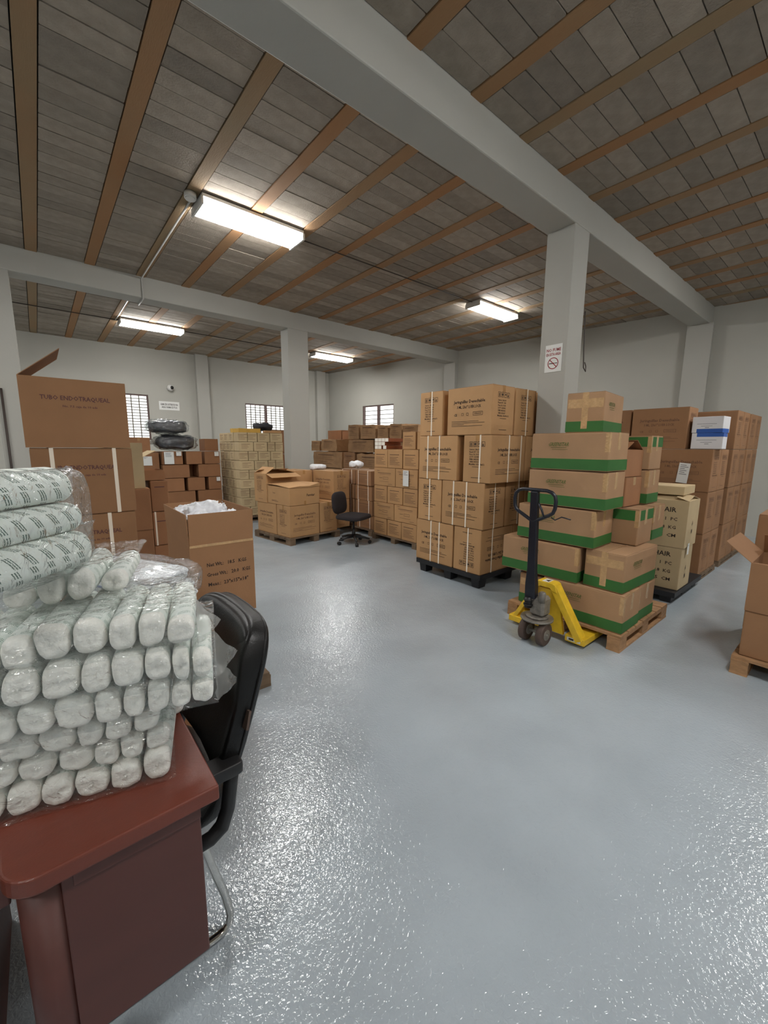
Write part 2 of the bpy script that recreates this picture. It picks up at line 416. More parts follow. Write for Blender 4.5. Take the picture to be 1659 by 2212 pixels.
def beam(name, y0, y1, label):
    b = MB(); x1 = wall_x((y0 + y1) / 2) + .1
    b.box((X0 - .1, y0, ZB), (x1, y1, H + .06)); return struct(bevel(b.obj(name, 'beam'), .012, 2), label)
beam('trim_1', B1[0], B1[1], 'grey painted concrete beam crossing above the pallets')
beam('trim_2', B2[0], B2[1], 'grey painted concrete beam crossing the far half of the hall')
def pillar(name, x0, x1, y0, y1, label, z1=ZB + .01):
    b = MB(); b.box((x0, y0, 0), (x1, y1, z1)); return struct(bevel(b.obj(name, 'beam'), .008, 2), label)
pillar('pillar', 4.473, 4.80, 2.292, 2.602, 'grey square pillar carrying the no smoking sign')
pillar('pillar', 3.99, 4.44, 7.74, 8.05, 'grey square pillar standing beside the beige cartons')
pillar('pillar', -.36, -.075, 7.74, 8.05, 'grey square pillar behind the tall strapped cartons')
pillar('pillar', 3.735, 4.08, 12.95, 13.12, 'grey pilaster on the end wall', H + .02)
pillar('pillar', 7.75, 8.1, 12.95, 13.12, 'grey pilaster near the far corner', H + .02)
def pilaster(yc, wd, label):
    b = MB(); x = wall_x(yc); Mx = TR(x, yc, 0) @ rotz(SK)
    b.box((-.16, -wd / 2, 0), (.05, wd / 2, ZB + .01), Mx); return struct(bevel(b.obj('pillar', 'beam'), .008, 2), label)
pilaster((B1[0] + B1[1]) / 2, .4, 'grey pilaster under the beam end beside the tall cartons')
pilaster((B2[0] + B2[1]) / 2, .36, 'grey pilaster under the far beam end')

# windows (frame, mullion, bars, glass)
def window(name, Mx, s0, s1, z0, z1, nv, nh, sashes, label, frame='frame_dark'):
    e = empty(name, Mx @ Vector(((s0 + s1) / 2, 0.05, z0))); e['kind'] = 'structure'; e['label'] = label
    base = TR(*e.location).inverted() @ Mx
    def pc(nm, a, b, m):
        q = MB(); q.box(a, b, base); return q.obj(nm, m, e)
    f = .035
    pc('frame', (s0, .02, z0), (s0 + f, .1, z1), frame); pc('frame', (s1 - f, .02, z0), (s1, .1, z1), frame)
    pc('frame', (s0 + f, .02, z1 - f), (s1 - f, .1, z1), frame); pc('frame', (s0 + f, .02, z0), (s1 - f, .1, z0 + f), frame)
    step = (s1 - s0) / sashes
    for i in range(1, sashes): pc('mullion', (s0 + i * step - .035, .015, z0 + f), (s0 + i * step + .035, .105, z1 - f), frame)
    for i in range(sashes):
        a, b = s0 + i * step + .037, s0 + (i + 1) * step - .037
        for k in range(1, nv): pc('bar', (a + (b - a) * k / nv - .013, .045, z0 + f), (a + (b - a) * k / nv + .013, .06, z1 - f), 'bar_backlit')
        for k in range(1, nh): pc('bar', (a, .062, z0 + f + (z1 - z0 - 2 * f) * k / nh - .011), (b, .075, z0 + f + (z1 - z0 - 2 * f) * k / nh + .011), 'bar_backlit')
        pc('pane', (a, .082, z0 + f), (b, .086, z1 - f), 'glass')
    return e
window('window_1', MBK, 1.66 - X0, 2.48 - X0, 1.75, 2.97, 4, 15, 1, 'tall narrow barred window behind the wrapped dark bundles')
window('window_2', MBK, 5.2 - X0, 6.6 - X0, 1.95, 2.94, 4, 12, 2, 'two-sash barred window on the end wall')
window('window_3', MRT, sW, sE, 2.2, 2.95, 1, 5, 2, 'bright two-sash window on the skewed wall')

# ------------------------------------------------------------------ ceiling lights and conduits
def ceiling_light(x0, x1, y0, y1, label):
    cx, cy = (x0 + x1) / 2, (y0 + y1) / 2; e = empty('ceiling_light', (cx, cy, H - .012)); tag(e, label, 'light', 'fluorescent ceiling lights')
    hx, hy = (x1 - x0) / 2, (y1 - y0) / 2
    q = MB(); q.box((-hx, -hy, -.03), (hx, hy, 0)); q.obj('housing', 'housing', e)
    q = MB(); n = 8; poly = [(-hy + .01, -.03)] + [(-hy + .01 + .03 * (1 - math.cos(math.pi / 2 * i / n)), -.06 - .035 * math.sin(math.pi / 2 * i / n)) for i in range(n + 1)] + [(hy - .01 - .03 * (1 - math.cos(math.pi / 2 * i / n)), -.06 - .035 * math.sin(math.pi / 2 * i / n)) for i in range(n, -1, -1)] + [(hy - .01, -.03)]
    Mx = Matrix(((0, 0, 1, 0), (1, 0, 0, 0), (0, 1, 0, 0), (0, 0, 0, 1)))
    q.prism(poly, -hx + .014, hx - .014, Mx); q.obj('diffuser', 'diffuser', e)
    for s in (-1, 1):
        q = MB(); q.box((s * hx - .012, -hy, -.1), (s * hx + .012, hy, -.028)); q.obj('end_cap', 'housing', e)
    return e
ceiling_light(1.56, 2.74, 4.82, 5.18, 'long fluorescent ceiling light nearest the big beam, fed by a junction box')
ceiling_light(6.24, 7.44, 4.84, 5.16, 'fluorescent ceiling light above the white-strapped carton pallets beside the sign pillar')
ceiling_light(1.56, 2.78, 10.32, 10.66, 'fluorescent ceiling light over the wrapped dark bundles')
ceiling_light(6.15, 7.42, 10.32, 10.66, 'fluorescent ceiling light between the two far windows')
ceiling_light(6.24, 7.44, -.66, -.30, 'fluorescent ceiling light over the aisle beyond the big beam')
ceiling_light(1.56, 2.74, -.66, -.30, 'fluorescent ceiling light above the walkway before the desk')

ceiling_light(-3.10, -1.92, 4.82, 5.18, 'unseen added fluorescent ceiling light of the middle bay beyond the desk side')  # out of view; carries on the lamp grid, added for more light
ceiling_light(-3.10, -1.92, 10.32, 10.66, 'unseen added fluorescent ceiling light of the far bay beyond the desk side')  # unseen too, added along the same grid for extra light
ceiling_light(-3.10, -1.92, -.66, -.30, 'unseen added fluorescent ceiling light behind the desk end of the hall')  # unseen fixture added to brighten the faces towards the camera

for _x, _t in ((-3.10, 'desk'), (1.56, 'walkway'), (6.24, 'aisle')): ceiling_light(_x, _x + 1.2, -6.14, -5.78, 'unseen added fluorescent ceiling light in the bay behind the desk, %s side' % _t)  # unseen row behind the camera, added to light the camera-facing sides

def pipe(pts, r, label, m='conduit', name='conduit_pipe', cat='conduit'):
    q = MB(); q.tube(pts, r, 8); return tag(q.obj(name, m), label, cat)
zc = H - .03
pipe([(1.5, 5.0, zc), (1.5, 7.70, zc), (1.5, 7.70, ZB - .02), (1.5, 8.09, ZB - .02), (1.5, 8.09, zc), (1.5, 10.5, zc)], .011, 'pale conduit running along a joist and around the far beam')
pipe([(2.76, 5.0, zc), (6.22, 5.0, zc)], .007, 'thin conduit joining the two lights of the middle bay', 'cable')
pipe([(-3.1, 10.5, zc), (1.55, 10.5, zc)], .009, 'thin dark conduit on the ceiling ending at the bundle light', 'cable')
pipe([(2.8, 10.5, zc), (6.13, 10.5, zc)], .009, 'thin dark conduit joining the two farthest lights', 'cable')
e = empty('junction_box', (1.47, 4.92, H - .012)); tag(e, 'round white junction box at the end of the long ceiling light', 'junction box')
q = MB(); q.tube([(0, 0, 0), (0, 0, -.05)], .06, 18); q.obj('body', 'housing', e)
q = MB(); q.tube([(0, 0, -.05), (0, 0, -.062)], .05, 18); q.obj('lid', 'housing', e)

# no smoking sign on the pillar
e = empty('no_smoking_sign', (4.4725, 2.434, 2.578)); tag(e, 'white no smoking sign reading NO FUME EN ESTA AREA', 'sign')
q = MB(); q.box((-.004, -.097, -.145), (0, .097, .145)); q.obj('board', 'paper', e)
D0 = (.008, 0, 0)
put_print(e, print_mesh('lettering', [('t', 'NO FUME', 0, .088, .034, .165), ('t', 'EN ESTA AREA', 0, .043, .030, .165)], 'ink_red'), '-x', D0, eps=.0012, name='lettering')
put_print(e, print_mesh('prohibition_ring', [('ring', 0, -.053, .062, .0085), ('p', [(-.046, -.013), (-.040, -.007), (.046, -.093), (.040, -.099)])], 'ink_red'), '-x', D0, eps=.0016, name='prohibition_ring')
put_print(e, print_mesh('cigarette', [('r', -.047, -.058, .02, -.049), ('r', .026, -.058, .046, -.049)], 'ink'), '-x', D0, eps=.0012, name='cigarette')
# sign and camera on the end wall
e = empty('wall_sign', (2.995, Y1 - .001, 2.71)); tag(e, 'white sign with two lines of black lettering on the end wall', 'sign')
q = MB(); q.box((-.262, -.006, -.117), (.262, 0, .117)); q.obj('board', 'paper', e)
put_print(e, print_mesh('lettering', [('t', 'ALMACEN DISTRIBUIDORA', 0, .036, .056, .45), ('t', 'AREAS FARMACEUTICA', 0, -.042, .052, .40)], 'ink'), '-y', (0, .012, 0), eps=.0015, name='lettering')
e = empty('security_camera', (3.03, Y1 - .001, 3.2)); tag(e, 'small white security camera on the end wall above the sign', 'camera')
q = MB(); q.tube([(0, 0, 0), (0, -.03, 0)], .07, 18); q.obj('base', 'housing', e)
q = MB(); q.superell(.085, .085, .085, 1, 1, 20, 12, TR(0, -.09, 0)); q.obj('housing', 'housing', e)
q = MB(); q.superell(.05, .035, .05, 1, 1, 16, 10, TR(.03, -.155, 0)); q.obj('lens', 'lens_black', e)
# cables hanging behind the sign pillar, dark pipe on the far pillar
pipe([(4.815, 2.285, 3.1), (4.815, 2.28, 3.0), (4.82, 2.27, 2.7), (4.83, 2.262, 2.5), (4.86, 2.25, 2.46), (4.88, 2.26, 2.52), (4.85, 2.262, 2.56)], .006, 'loose dark cable hanging down the edge of the sign pillar', 'cable', 'hanging_cable', 'cable')
pipe([(-.30, 7.715, .02), (-.30, 7.715, 2.35)], .014, 'dark vertical pipe on the pillar behind the strapped cartons', 'cable', 'drain_pipe', 'pipe')

# ------------------------------------------------------------------ cartons
_body = {}
def body_mesh(dx, dy, dz, m, seam='y', crush=0.0, seed=0):
    k = (round(dx, 3), round(dy, 3), round(dz, 3), m, seam, crush, seed if crush else 0)
    if k in _body: return _body[k]
    bm = bmesh.new(); bmesh.ops.create_cube(bm, size=1)
    for v in bm.verts: v.co = Vector((v.co.x * dx, v.co.y * dy, (v.co.z + .5) * (dz - .004)))
    if crush:
        bmesh.ops.subdivide_edges(bm, edges=bm.edges[:], cuts=5, use_grid_fill=True)
        for v in bm.verts:
            n = noise.noise_vector(v.co * 5 + Vector((seed * 3.1, seed * 1.7, 0))) + .5 * noise.noise_vector(v.co * 13 + Vector((seed, 0, seed)))
            w_ = min(1, v.co.z / .05) if v.co.z < .05 else 1
            v.co += Vector((n.x, n.y, n.z * w_)) * crush
            if v.co.z < 0: v.co.z = 0
        for f in bm.faces: f.smooth = False
    else:
        bmesh.ops.bevel(bm, geom=bm.edges[:], offset=min(.009, dz * .06), segments=2, affect='EDGES', profile=.6)
        # the two top flaps, meeting along the taped seam
        for s in (-1, 1):
            r = bmesh.ops.create_cube(bm, size=1)
            for v in r['verts']:
                if seam == 'y': v.co = Vector((v.co.x * (dx / 2 - .006) + s * (dx / 4), v.co.y * (dy - .004), dz - .0045 + (v.co.z + .5) * .004))
                else: v.co = Vector((v.co.x * (dx - .004), v.co.y * (dy / 2 - .006) + s * (dy / 4), dz - .0045 + (v.co.z + .5) * .004))
    me = bpy.data.meshes.new('cardboard_box'); bm.to_mesh(me); bm.free(); me.materials.append(MATS[m]); _body[k] = me
    return me
_part = {}
def strap_mesh(axis, dims, w_=.0085):
    dx, dy, dz = dims; k = ('strap', axis, dims, w_)
    if k in _part: return _part[k]
    q = MB(); t = .0022; e = .0006
    h = (dx if axis == 'y' else dy) / 2
    def bx(a0, a1, z0, z1):
        if axis == 'y': q.box((a0, -w_, z0), (a1, w_, z1))
        else: q.box((-w_, a0, z0), (w_, a1, z1))
    bx(-h - t, -h + e, 0, dz + t); bx(h - e, h + t, 0, dz + t); bx(-h, h, dz - e, dz + t)
    _part[k] = q.mesh('strap', 'strap'); return _part[k]
def tape_mesh(seam, dims, m, drop=.07, wd=.05):
    dx, dy, dz = dims; k = ('tape', seam, dims, m, drop, wd)
    if k in _part: return _part[k]
    q = MB(); t = .0009; h = (dy if seam == 'y' else dx) / 2
    def bx(a0, a1, z0, z1):
        if seam == 'y': q.box((-wd / 2, a0, z0), (wd / 2, a1, z1))
        else: q.box((a0, -wd / 2, z0), (a1, wd / 2, z1))
    pf = [(-h - t, dz - drop), (-h - t, dz + t), (h + t, dz + t), (h + t, dz - drop), (h, dz - drop), (h, dz), (-h, dz), (-h, dz - drop)]
    vs = [((sx * wd / 2, a_, z_) if seam == 'y' else (a_, sx * wd / 2, z_)) for sx in (-1, 1) for a_, z_ in pf]
    fs = [(i, (i + 1) % 8, 8 + (i + 1) % 8, 8 + i) for i in range(8)] + [c for o_ in (0, 8) for c in ((o_, o_ + 1, o_ + 6, o_ + 7), (o_ + 1, o_ + 2, o_ + 5, o_ + 6), (o_ + 2, o_ + 3, o_ + 4, o_ + 5))]
    q.add(vs, fs)
    _part[k] = q.mesh('tape', m); return _part[k]

def carton(x, y, z, dx, dy, dz, label, m='kraft', rz=0.0, group=None, seam='y', straps=(), prints=(), tape=None, crush=0, seed=0, cat='box', name='cardboard_box', drop=.07, sw=.0085):
    """x, y: low corner when unrotated; turns about its own centre"""
    cx, cy = x + dx / 2, y + dy / 2; dx, dy = dx - .008, dy - .008
    o = link(name, body_mesh(dx, dy, dz, m, seam, crush, seed), None, (cx, cy, z), (0, 0, rz)); tag(o, label, cat, group)
    dims = (dx, dy, dz)
    for ax, pos in straps:
        link('strap', strap_mesh(ax, (round(dx, 3), round(dy, 3), round(dz, 3)), sw), o, (0, pos, 0) if ax == 'y' else (pos, 0, 0))
    for pr in prints:
        face, me = pr[0], pr[1]; kw = pr[2] if len(pr) > 2 else {}
        put_print(o, me, face, dims, **kw)
    if tape: link('tape', tape_mesh(seam, (round(dx, 3), round(dy, 3), round(dz, 3)), tape, drop), o)
    return o
def jit(a=.5): return R(random.uniform(-a, a))

def panel(parent, name, m, w_, h, hinge, axis, ang, t=.004):
    """a flap of width w_ along its hinge and height h; axis: 'x+','x-','y+','y-' = the side it hangs on; ang from vertical, positive = outwards"""
    q = MB()
    if axis[0] == 'x':
        s = 1 if axis[1] == '+' else -1; q.box((-t / 2, -w_ / 2, 0), (t / 2, w_ / 2, h)); rot = (0, s * ang, 0)
    else:
        s = 1 if axis[1] == '+' else -1; q.box((-w_ / 2, -t / 2, 0), (w_ / 2, t / 2, h)); rot = (-s * ang, 0, 0)
    return q.obj(name, m, parent, hinge, rot)
def open_carton(x, y, z, dx, dy, dz, label, flaps, m='kraft', rz=0.0, group=None, straps=(), prints=(), cat='box', name='open_cardboard_box', t=.005, bottom=True):
    e = empty(name, (x + dx / 2, y + dy / 2, z), rz); tag(e, label, cat, group)
    hx, hy = dx / 2, dy / 2
    q = MB(); q.box((-hx, -hy, 0), (-hx + t, hy, dz)); q.box((hx - t, -hy, 0), (hx, hy, dz)); q.box((-hx + t, -hy, 0), (hx - t, -hy + t, dz)); q.box((-hx + t, hy - t, 0), (hx - t, hy, dz))
    if bottom: q.box((-hx + t, -hy + t, 0), (hx - t, hy - t, t))
    b = q.obj('carton_body', m, e)
    for ax, h, ang in flaps:
        hinge = {'x+': (hx - t / 2, 0, dz), 'x-': (-hx + t / 2, 0, dz), 'y+': (0, hy - t / 2, dz), 'y-': (0, -hy + t / 2, dz)}[ax]
        panel(e, 'flap', m, (dy if ax[0] == 'x' else dx) - .006, h, hinge, ax, R(ang))
    for ax, pos in straps: link('strap', strap_mesh(ax, (round(dx, 3), round(dy, 3), round(dz, 3))), e, (0, pos, 0) if ax == 'y' else (pos, 0, 0))
    for pr in prints: put_print(e, pr[1], pr[0], (dx, dy, dz), **(pr[2] if len(pr) > 2 else {}))
    return e

# print designs
JL, JE, JH = .62, .40, .52
def jer_long(m='ink'):
    it = [('t', 'Jeringuillas Desechable', 0, .36, .034, .43), ('t', '3 ML, 23x1" LUER LOCK', 0, .305, .030, .33), ('t', 'CE', -.185, .222, .026, None), ('o', .06, .21, .19, .25, .004), ('t', 'STERILE EO', .125, .23, .013, .10)]
    it += [('o', -.10 + .07 * i, .213, -.072 + .07 * i, .241, .003) for i in range(2)]
    for i, (a, b) in enumerate(((-.24, .14), (-.24, .22), (-.24, -.06), (-.24, .19))): it.append(('r', a, .148 - i * .017, b, .152 - i * .017))
    return print_mesh('print', it, m)
def jer_end(m='ink'):
    it = []
    for i in range(4):
        u = -.105 + i * .055; it.append(('o', u, .395, u + .043, .45, .004))
    it += [('r', -.090, .404, -.078, .437), ('p', [(-.043, .425), (-.028, .44), (-.013, .425), (-.028, .405)]), ('p', [(.012, .42), (.047, .42), (.03, .437)]), ('p', [(.068, .405), (.088, .405), (.078, .435)])]
    for i, s in enumerate(('Carton: 24x100', 'Pack Nº: 100', 'Peso N: 10.50', 'LOT: 220401', 'FAB: 04/2022', 'VEN: 03/2027', 'Medida: 62x40x52')):
        it.append(('t', s, -.03 + (.03 if i == 6 else 0), .365 - i * .027, .017, .15 + (.06 if i == 6 else -.004 * i)))
    it += [('r', -.06, .172, .06, .176), ('r', -.07, .052, .07, .057)]
    return print_mesh('print', it, m)
P_JL, P_JE = jer_long(), jer_end(); P_JL2, P_JE2 = jer_long('ink_soft'), jer_end('ink_soft')
def marks(name, w_, h, rows, m='ink_soft', title=True):
    it = []
    if title: it.append(('r', -w_ * .36, h * .76, w_ * .3, h * .80))
    for i in range(rows):
        b = random.uniform(.05, .36) * w_; it.append(('r', -w_ * .36, h * (.62 - .5 * i / rows), b, h * (.62 - .5 * i / rows) + .006))
    return print_mesh(name, it, m)

# ---- stack on the black pallet beside the sign pillar
def plastic_pallet(x, y, dx, dy, h, label):
    e = empty('plastic_pallet', (x + dx / 2, y + dy / 2, 0)); tag(e, label, 'pallet')
    hx, hy = dx / 2, dy / 2
    q = MB(); q.box((-hx, -hy, h - .022), (hx, hy, h)); q.obj('deck', 'black_plastic', e)
    for s in (-1, 1):
        q = MB(); q.box((-hx, s * (hy - .012) - .012, h - .055), (hx, s * (hy - .012) + .012, h - .022)); q.obj('rim', 'black_plastic', e)
        q = MB(); q.box((s * (hx - .012) - .012, -hy + .026, h - .055), (s * (hx - .012) + .012, hy - .026, h - .022)); q.obj('rim', 'black_plastic', e)
    for i in (-1, 0, 1):
        for j in (-1, 0, 1):
            q = MB(); a, b = (.075, .06); vs = []
            for z_, k in ((h - .022, 1.0), (0, .8)): vs += [(i * (hx - .1) + sx * a * k, j * (hy - .09) + sy * b * k, z_) for sx, sy in ((-1, -1), (1, -1), (1, 1), (-1, 1))]
            q.add(vs, [(0, 1, 2, 3), (7, 6, 5, 4)] + [(i2, (i2 + 1) % 4, 4 + (i2 + 1) % 4, 4 + i2) for i2 in range(4)]); q.obj('foot', 'black_plastic', e)
    return e
def wood_pallet(x, y, dx, dy, h, label, m='pallet_wood', rz=0.0, boards=7, along='y'):
    """deck boards run along `along`"""
    e = empty('wooden_pallet', (x + dx / 2, y + dy / 2, 0), rz); tag(e, label, 'pallet')
    if along == 'x': dx, dy = dy, dx
    Mx = rotz(R(90)) if along == 'x' else Matrix.Identity(4)
    hx, hy = dx / 2, dy / 2; t = .02
    def pc(nm, a, b):
        q = MB(); q.box(a, b, Mx); return q.obj(nm, m, e)
    bw = dx / boards
    for i in range(boards): pc('deck_board', (-hx + i * bw + .008, -hy, h - t), (-hx + (i + 1) * bw - .008, hy, h))
    for j in (-1, 0, 1):
        yc = j * (hy - .05)
        pc('stringer_board', (-hx, yc - .05, h - 2 * t), (hx, yc + .05, h - t - .0005))
        pc('bottom_board', (-hx, yc - .05, 0), (hx, yc + .05, t * .9))
        for i in (-1, 0, 1): pc('block', (i * (hx - .07) - .07, yc - .048, t * .9 + .0005), (i * (hx - .07) + .07, yc + .048, h - 2 * t - .0005))
    return e
plastic_pallet(3.685, 2.705, 1.25, 1.02, .165, 'black plastic pallet under the white-strapped syringe cartons')
G1 = 'strapped syringe cartons on the black pallet'
def jer(x, y, z, long_axis, label, straps=(), pr=('-x', '-y'), flip=False, group=G1, m='kraft', soft=False, L=JL, E_=JE, tape='tape'):
    dx, dy = (L, E_) if long_axis == 'x' else (E_, L)
    PL, PE = (P_JL2, P_JE2) if soft else (P_JL, P_JE)
    prints = []
    for f in pr:
        is_long = (f == '-y') == (long_axis == 'x'); prints.append((f, PL if is_long else PE, dict(flip=flip, zoff=JH)))
    return carton(x, y, z, dx, dy, JH, label, m, jit(.35), group, 'y' if long_axis == 'y' else 'x', straps, prints, tape)
Z1, Z2, Z3, Z4 = .165, .69, 1.213, 1.736
jer(3.695, 3.13, Z1, 'y', 'bottom-row syringe carton standing over the open end of the black pallet', [('y', .05), ('y', -.09)], ('-x',))
jer(3.695, 2.715, Z1, 'x', 'bottom-row syringe carton printed upside down at the black pallet corner', [('y', -.01), ('x', -.1)], flip=True)
jer(4.33, 2.72, Z1, 'x', 'bottom-row syringe carton behind the upside-down one', pr=('-y',), straps=[('x', 0)])
jer(3.695, 3.33, Z2, 'x', 'second-row syringe carton showing its icon end, away from the pallet corner', [('y', .0)], ('-x',))
jer(3.69, 2.70, Z2, 'y', 'second-row syringe carton with a scuffed corner and two straps', [('y', .13), ('y', -.06), ('x', .0)])
jer(4.105, 2.70, Z2, 'y', 'second-row syringe carton half hidden by the jack handle', [('x', .06)], ('-y',))
jer(4.52, 2.70, Z2, 'y', 'second-row syringe carton hidden behind the green-banded boxes', pr=('-y',))
jer(3.69, 3.10, Z3, 'y', 'third-row syringe carton with long side and two straps, under the narrow top one', [('y', .16), ('y', -.03)], ('-x',))
jer(3.69, 2.635, Z3, 'x', 'third-row syringe carton at the stack corner with three straps', [('y', -.04), ('x', .0), ('x', .24)], L=.66, E_=.38)
jer(4.37, 2.635, Z3, 'x', 'third-row syringe carton wedged beside the sign pillar', pr=('-y',))
jer(3.70, 3.352, Z4, 'x', 'top-row syringe carton showing only its icon end', [('y', -.01)], ('-x',), E_=.375)
jer(3.69, 2.65, Z4, 'y', 'top-row syringe carton at the corner, long side unstrapped', [], E_=.415)
jer(4.13, 2.655, Z4, 'y', 'top-row syringe carton next to the corner one, single strap', [('x', .02)], ('-y',), E_=.43)
jer(4.66, 2.66, Z4, 'y', 'top-row syringe carton at the far end with a knotted strap', [('x', .0)], ('-y',), E_=.42)

# ---- green-banded cartons on the wooden pallet with the jack
wood_pallet(3.366, 1.115, 1.12, 1.015, .136, 'wooden pallet on the yellow pallet jack forks', boards=7)
P_GR = print_mesh('print', [('t', 'GREENSTAR', -.08, .235, .033, .18, .35), ('r', -.15, .205, -.01, .209), ('r', -.14, .19, 0, .193)], 'ink_green')
_band = {}
def green_box(x, y, z, dx, dy, dz, label, top=False, rz=0, face=None, tape_faces=('-x',), band=.088):
    o = carton(x, y, z, dx, dy, dz, label, 'kraft_grey', rz, 'green-banded cartons on the jack pallet', 'y' if dy > dx else 'x', (), ((face, P_GR, dict(du=0, z=dz - .33)),) if face else ())
    dx, dy = dx - .008, dy - .008
    k = (round(dx, 3), round(dy, 3), round(dz, 3), top)
    if k not in _band:
        q = MB(); z0, z1 = (dz - band - .012, dz - .012) if top else (.008, .008 + band); t = .0012
        q.box((-dx / 2 - t, -dy / 2 - t, z0), (-dx / 2 + .003, dy / 2 + t, z1)); q.box((dx / 2 - .003, -dy / 2 - t, z0), (dx / 2 + t, dy / 2 + t, z1))
        q.box((-dx / 2, -dy / 2 - t, z0), (dx / 2, -dy / 2 + .003, z1)); q.box((-dx / 2, dy / 2 - .003, z0), (dx / 2, dy / 2 + t, z1)); _band[k] = q.mesh('green_band', 'green_band')
    link('green_band', _band[k], o)
    t = .0014
    for nm, a_, b_ in ((('clear_tape', (-.025, -dy / 2 - t, dz * .55), (.025, -dy / 2, dz)), ('corner_tape', (-dx / 2 - t, -dy / 2 - t, dz * .5), (-dx / 2 + .03, -dy / 2 + .03, dz * .97))) if dy > dx else (('clear_tape', (-dx / 2 - t, -.025, dz * .1), (-dx / 2, .025, dz)), ('corner_tape', (-dx / 2 - t * .7, -dy / 2 + .01, dz * .62), (-dx / 2 + .001, dy / 2 - .01, dz * .84)))):
        q = MB(); q.box(a_, b_); q.obj(nm, 'clear_tape', o)
    return o
green_box(3.40, 1.125, .137, .36, .68, .315, 'lowest green-banded carton at the pallet corner behind the yellow fork', face='-x')
green_box(3.77, 1.135, .137, .36, .66, .315, 'lowest green-banded carton behind the corner one', rz=jit(1))
green_box(3.42, 1.815, .137, .66, .24, .29, 'lowest green-banded carton seen end-on past the jack pump')
green_box(3.40, 1.515, .455, .38, .73, .31, 'wide green-banded carton overhanging the pallet edge in the second row', rz=R(1.5), face='-x')
green_box(3.44, 1.145, .455, .66, .32, .315, 'second-row green-banded carton lying end-on with taped end', rz=R(-2), face='-y')
green_box(3.42, 1.41, .775, .38, .70, .315, 'third-row green-banded carton behind the jack handle loop', rz=R(1), face='-x')
green_box(3.84, 1.22, .775, .33, .66, .315, 'third-row carton turned upside down with green band on top', top=True, rz=R(-1))
green_box(4.19, 1.22, .775, .3, .66, .315, 'third-row green-banded carton at the outer back corner')
green_box(3.42, 1.345, 1.10, .38, .68, .308, 'fourth-row green-banded carton under the plain green-logo one', rz=R(.6), face='-x')
carton(3.85, 1.345, 1.095, .34, .31, .255, 'small reddish carton wedged in the fourth row with taped edge', 'kraft_red', R(-2), None, 'y', tape='clear_tape')
green_box(4.21, 1.30, 1.095, .3, .62, .31, 'fourth-row green-banded carton behind the small reddish one')
green_box(3.42, 1.345, 1.414, .38, .67, .312, 'fifth-row green-banded carton directly under the tilted top one', rz=R(-.6), face='-x')
open_carton(3.87, 1.37, 1.355, .33, .32, .23, 'small reddish carton with its flaps popped open near the top', [('x-', .15, -62), ('x+', .15, -55), ('y-', .12, -85), ('y+', .12, -80)], 'kraft_red', R(-4))
green_box(4.22, 1.31, 1.41, .31, .64, .305, 'fifth-row upside-down carton with green band on top, outer corner', top=True)
green_box(3.585, 1.52, 1.73, .58, .31, .335, 'topmost green-banded carton sitting crosswise on the jack stack', rz=R(7), face='-y')

# ---- chair cartons on a low black pallet
plastic_pallet(4.9, 1.165, 1.0, .95, .125, 'low black pallet under the two chair cartons')
P_CH = print_mesh('print', [('t', 'OFFICE CHAIR', -.02, .375, .05, .45), ('t', 'QTY:  1  PC', .09, .275, .034, .26), ('t', 'G.WT:  9.8  KG', .05, .19, .034, .33), ('t', '58 X 44 X 45  CM', .01, .105, .034, .42)], 'ink')
P_CS = print_mesh('print', [('t', 'A', .0, .22, .05, .035), ('t', 'M', .0, .13, .05, .035)], 'ink')
carton(5.0, 1.17, .127, .40, .60, .45, 'lower chair carton resting on the low black pallet', 'kraft_pale', 0, 'chair cartons', 'y', prints=(('-x', P_CH), ('-y', P_CS)))
open_carton(5.0, 1.165, .58, .43, .61, .49, 'upper chair carton with its top flaps half open', [('x-', .2, -76), ('x+', .2, -80), ('y-', .12, -70)], 'kraft_pale', R(1), 'chair cartons', prints=(('-x', P_CH, dict(z=.02)), ('-y', P_CS, dict(z=.03))))
carton(5.08, 1.24, 1.12, .46, .55, .09, 'shallow lid-like carton lying on the upper chair carton', 'kraft_pale', R(2), None, 'x')

# ---- row of dark syringe cartons down the aisle
wood_pallet(6.0, 1.215, .82, 1.28, .08, 'thin pallet under the first dark syringe stack in the aisle', 'pallet_grey', boards=6)
wood_pallet(7.0, 1.215, 1.75, .8, .08, 'long thin pallet under the farther dark syringe stacks', 'pallet_grey', boards=10)
G4 = 'dark syringe cartons along the aisle'; LV = ('bottom', 'second', 'third', 'top'); H4 = .505
P4 = dict(group=G4, m='kraft_dark', soft=True, tape=None)
for k in range(4):
    z = .081 + k * H4
    def jr(x, y, la, lab, pr): 
        o = jer(x, y, z, la, lab, pr=pr, E_=.385, **P4); o.scale.z = H4 / JH * .995; return o
    if k < 3:
        jr(6.0, 1.22, 'y', '%s dark syringe carton in the first aisle stack behind the chair cartons' % LV[k], ('-x', '-y'))
        jr(6.39, 1.22, 'y', '%s dark syringe carton second back in the first aisle stack' % LV[k], ('-y',))
        jr(6.0, 1.85, 'y', '%s dark syringe carton tucked inward behind the green-banded stack' % LV[k], ('-x',))
    else:
        jr(6.0, 1.50, 'y', 'top dark syringe carton set back beside the two white boxes', ('-x', '-y'))
        jr(6.03, 2.14, 'y', 'top dark syringe carton peeping out beside the tilted green-banded one', ('-x',))
    jr(7.0, 1.22, 'y', '%s dark syringe carton at the front of the second aisle stack' % LV[k], ('-x', '-y'))
    jr(7.39, 1.22, 'y', '%s dark syringe carton at the back of the second aisle stack' % LV[k], ('-y',))
    jr(7.88, 1.22, 'y', '%s dark syringe carton at the front of the last aisle stack' % LV[k], ('-y',))
    jr(8.27, 1.22, 'y', '%s dark syringe carton at the end of the last aisle stack' % LV[k], ('-y',))
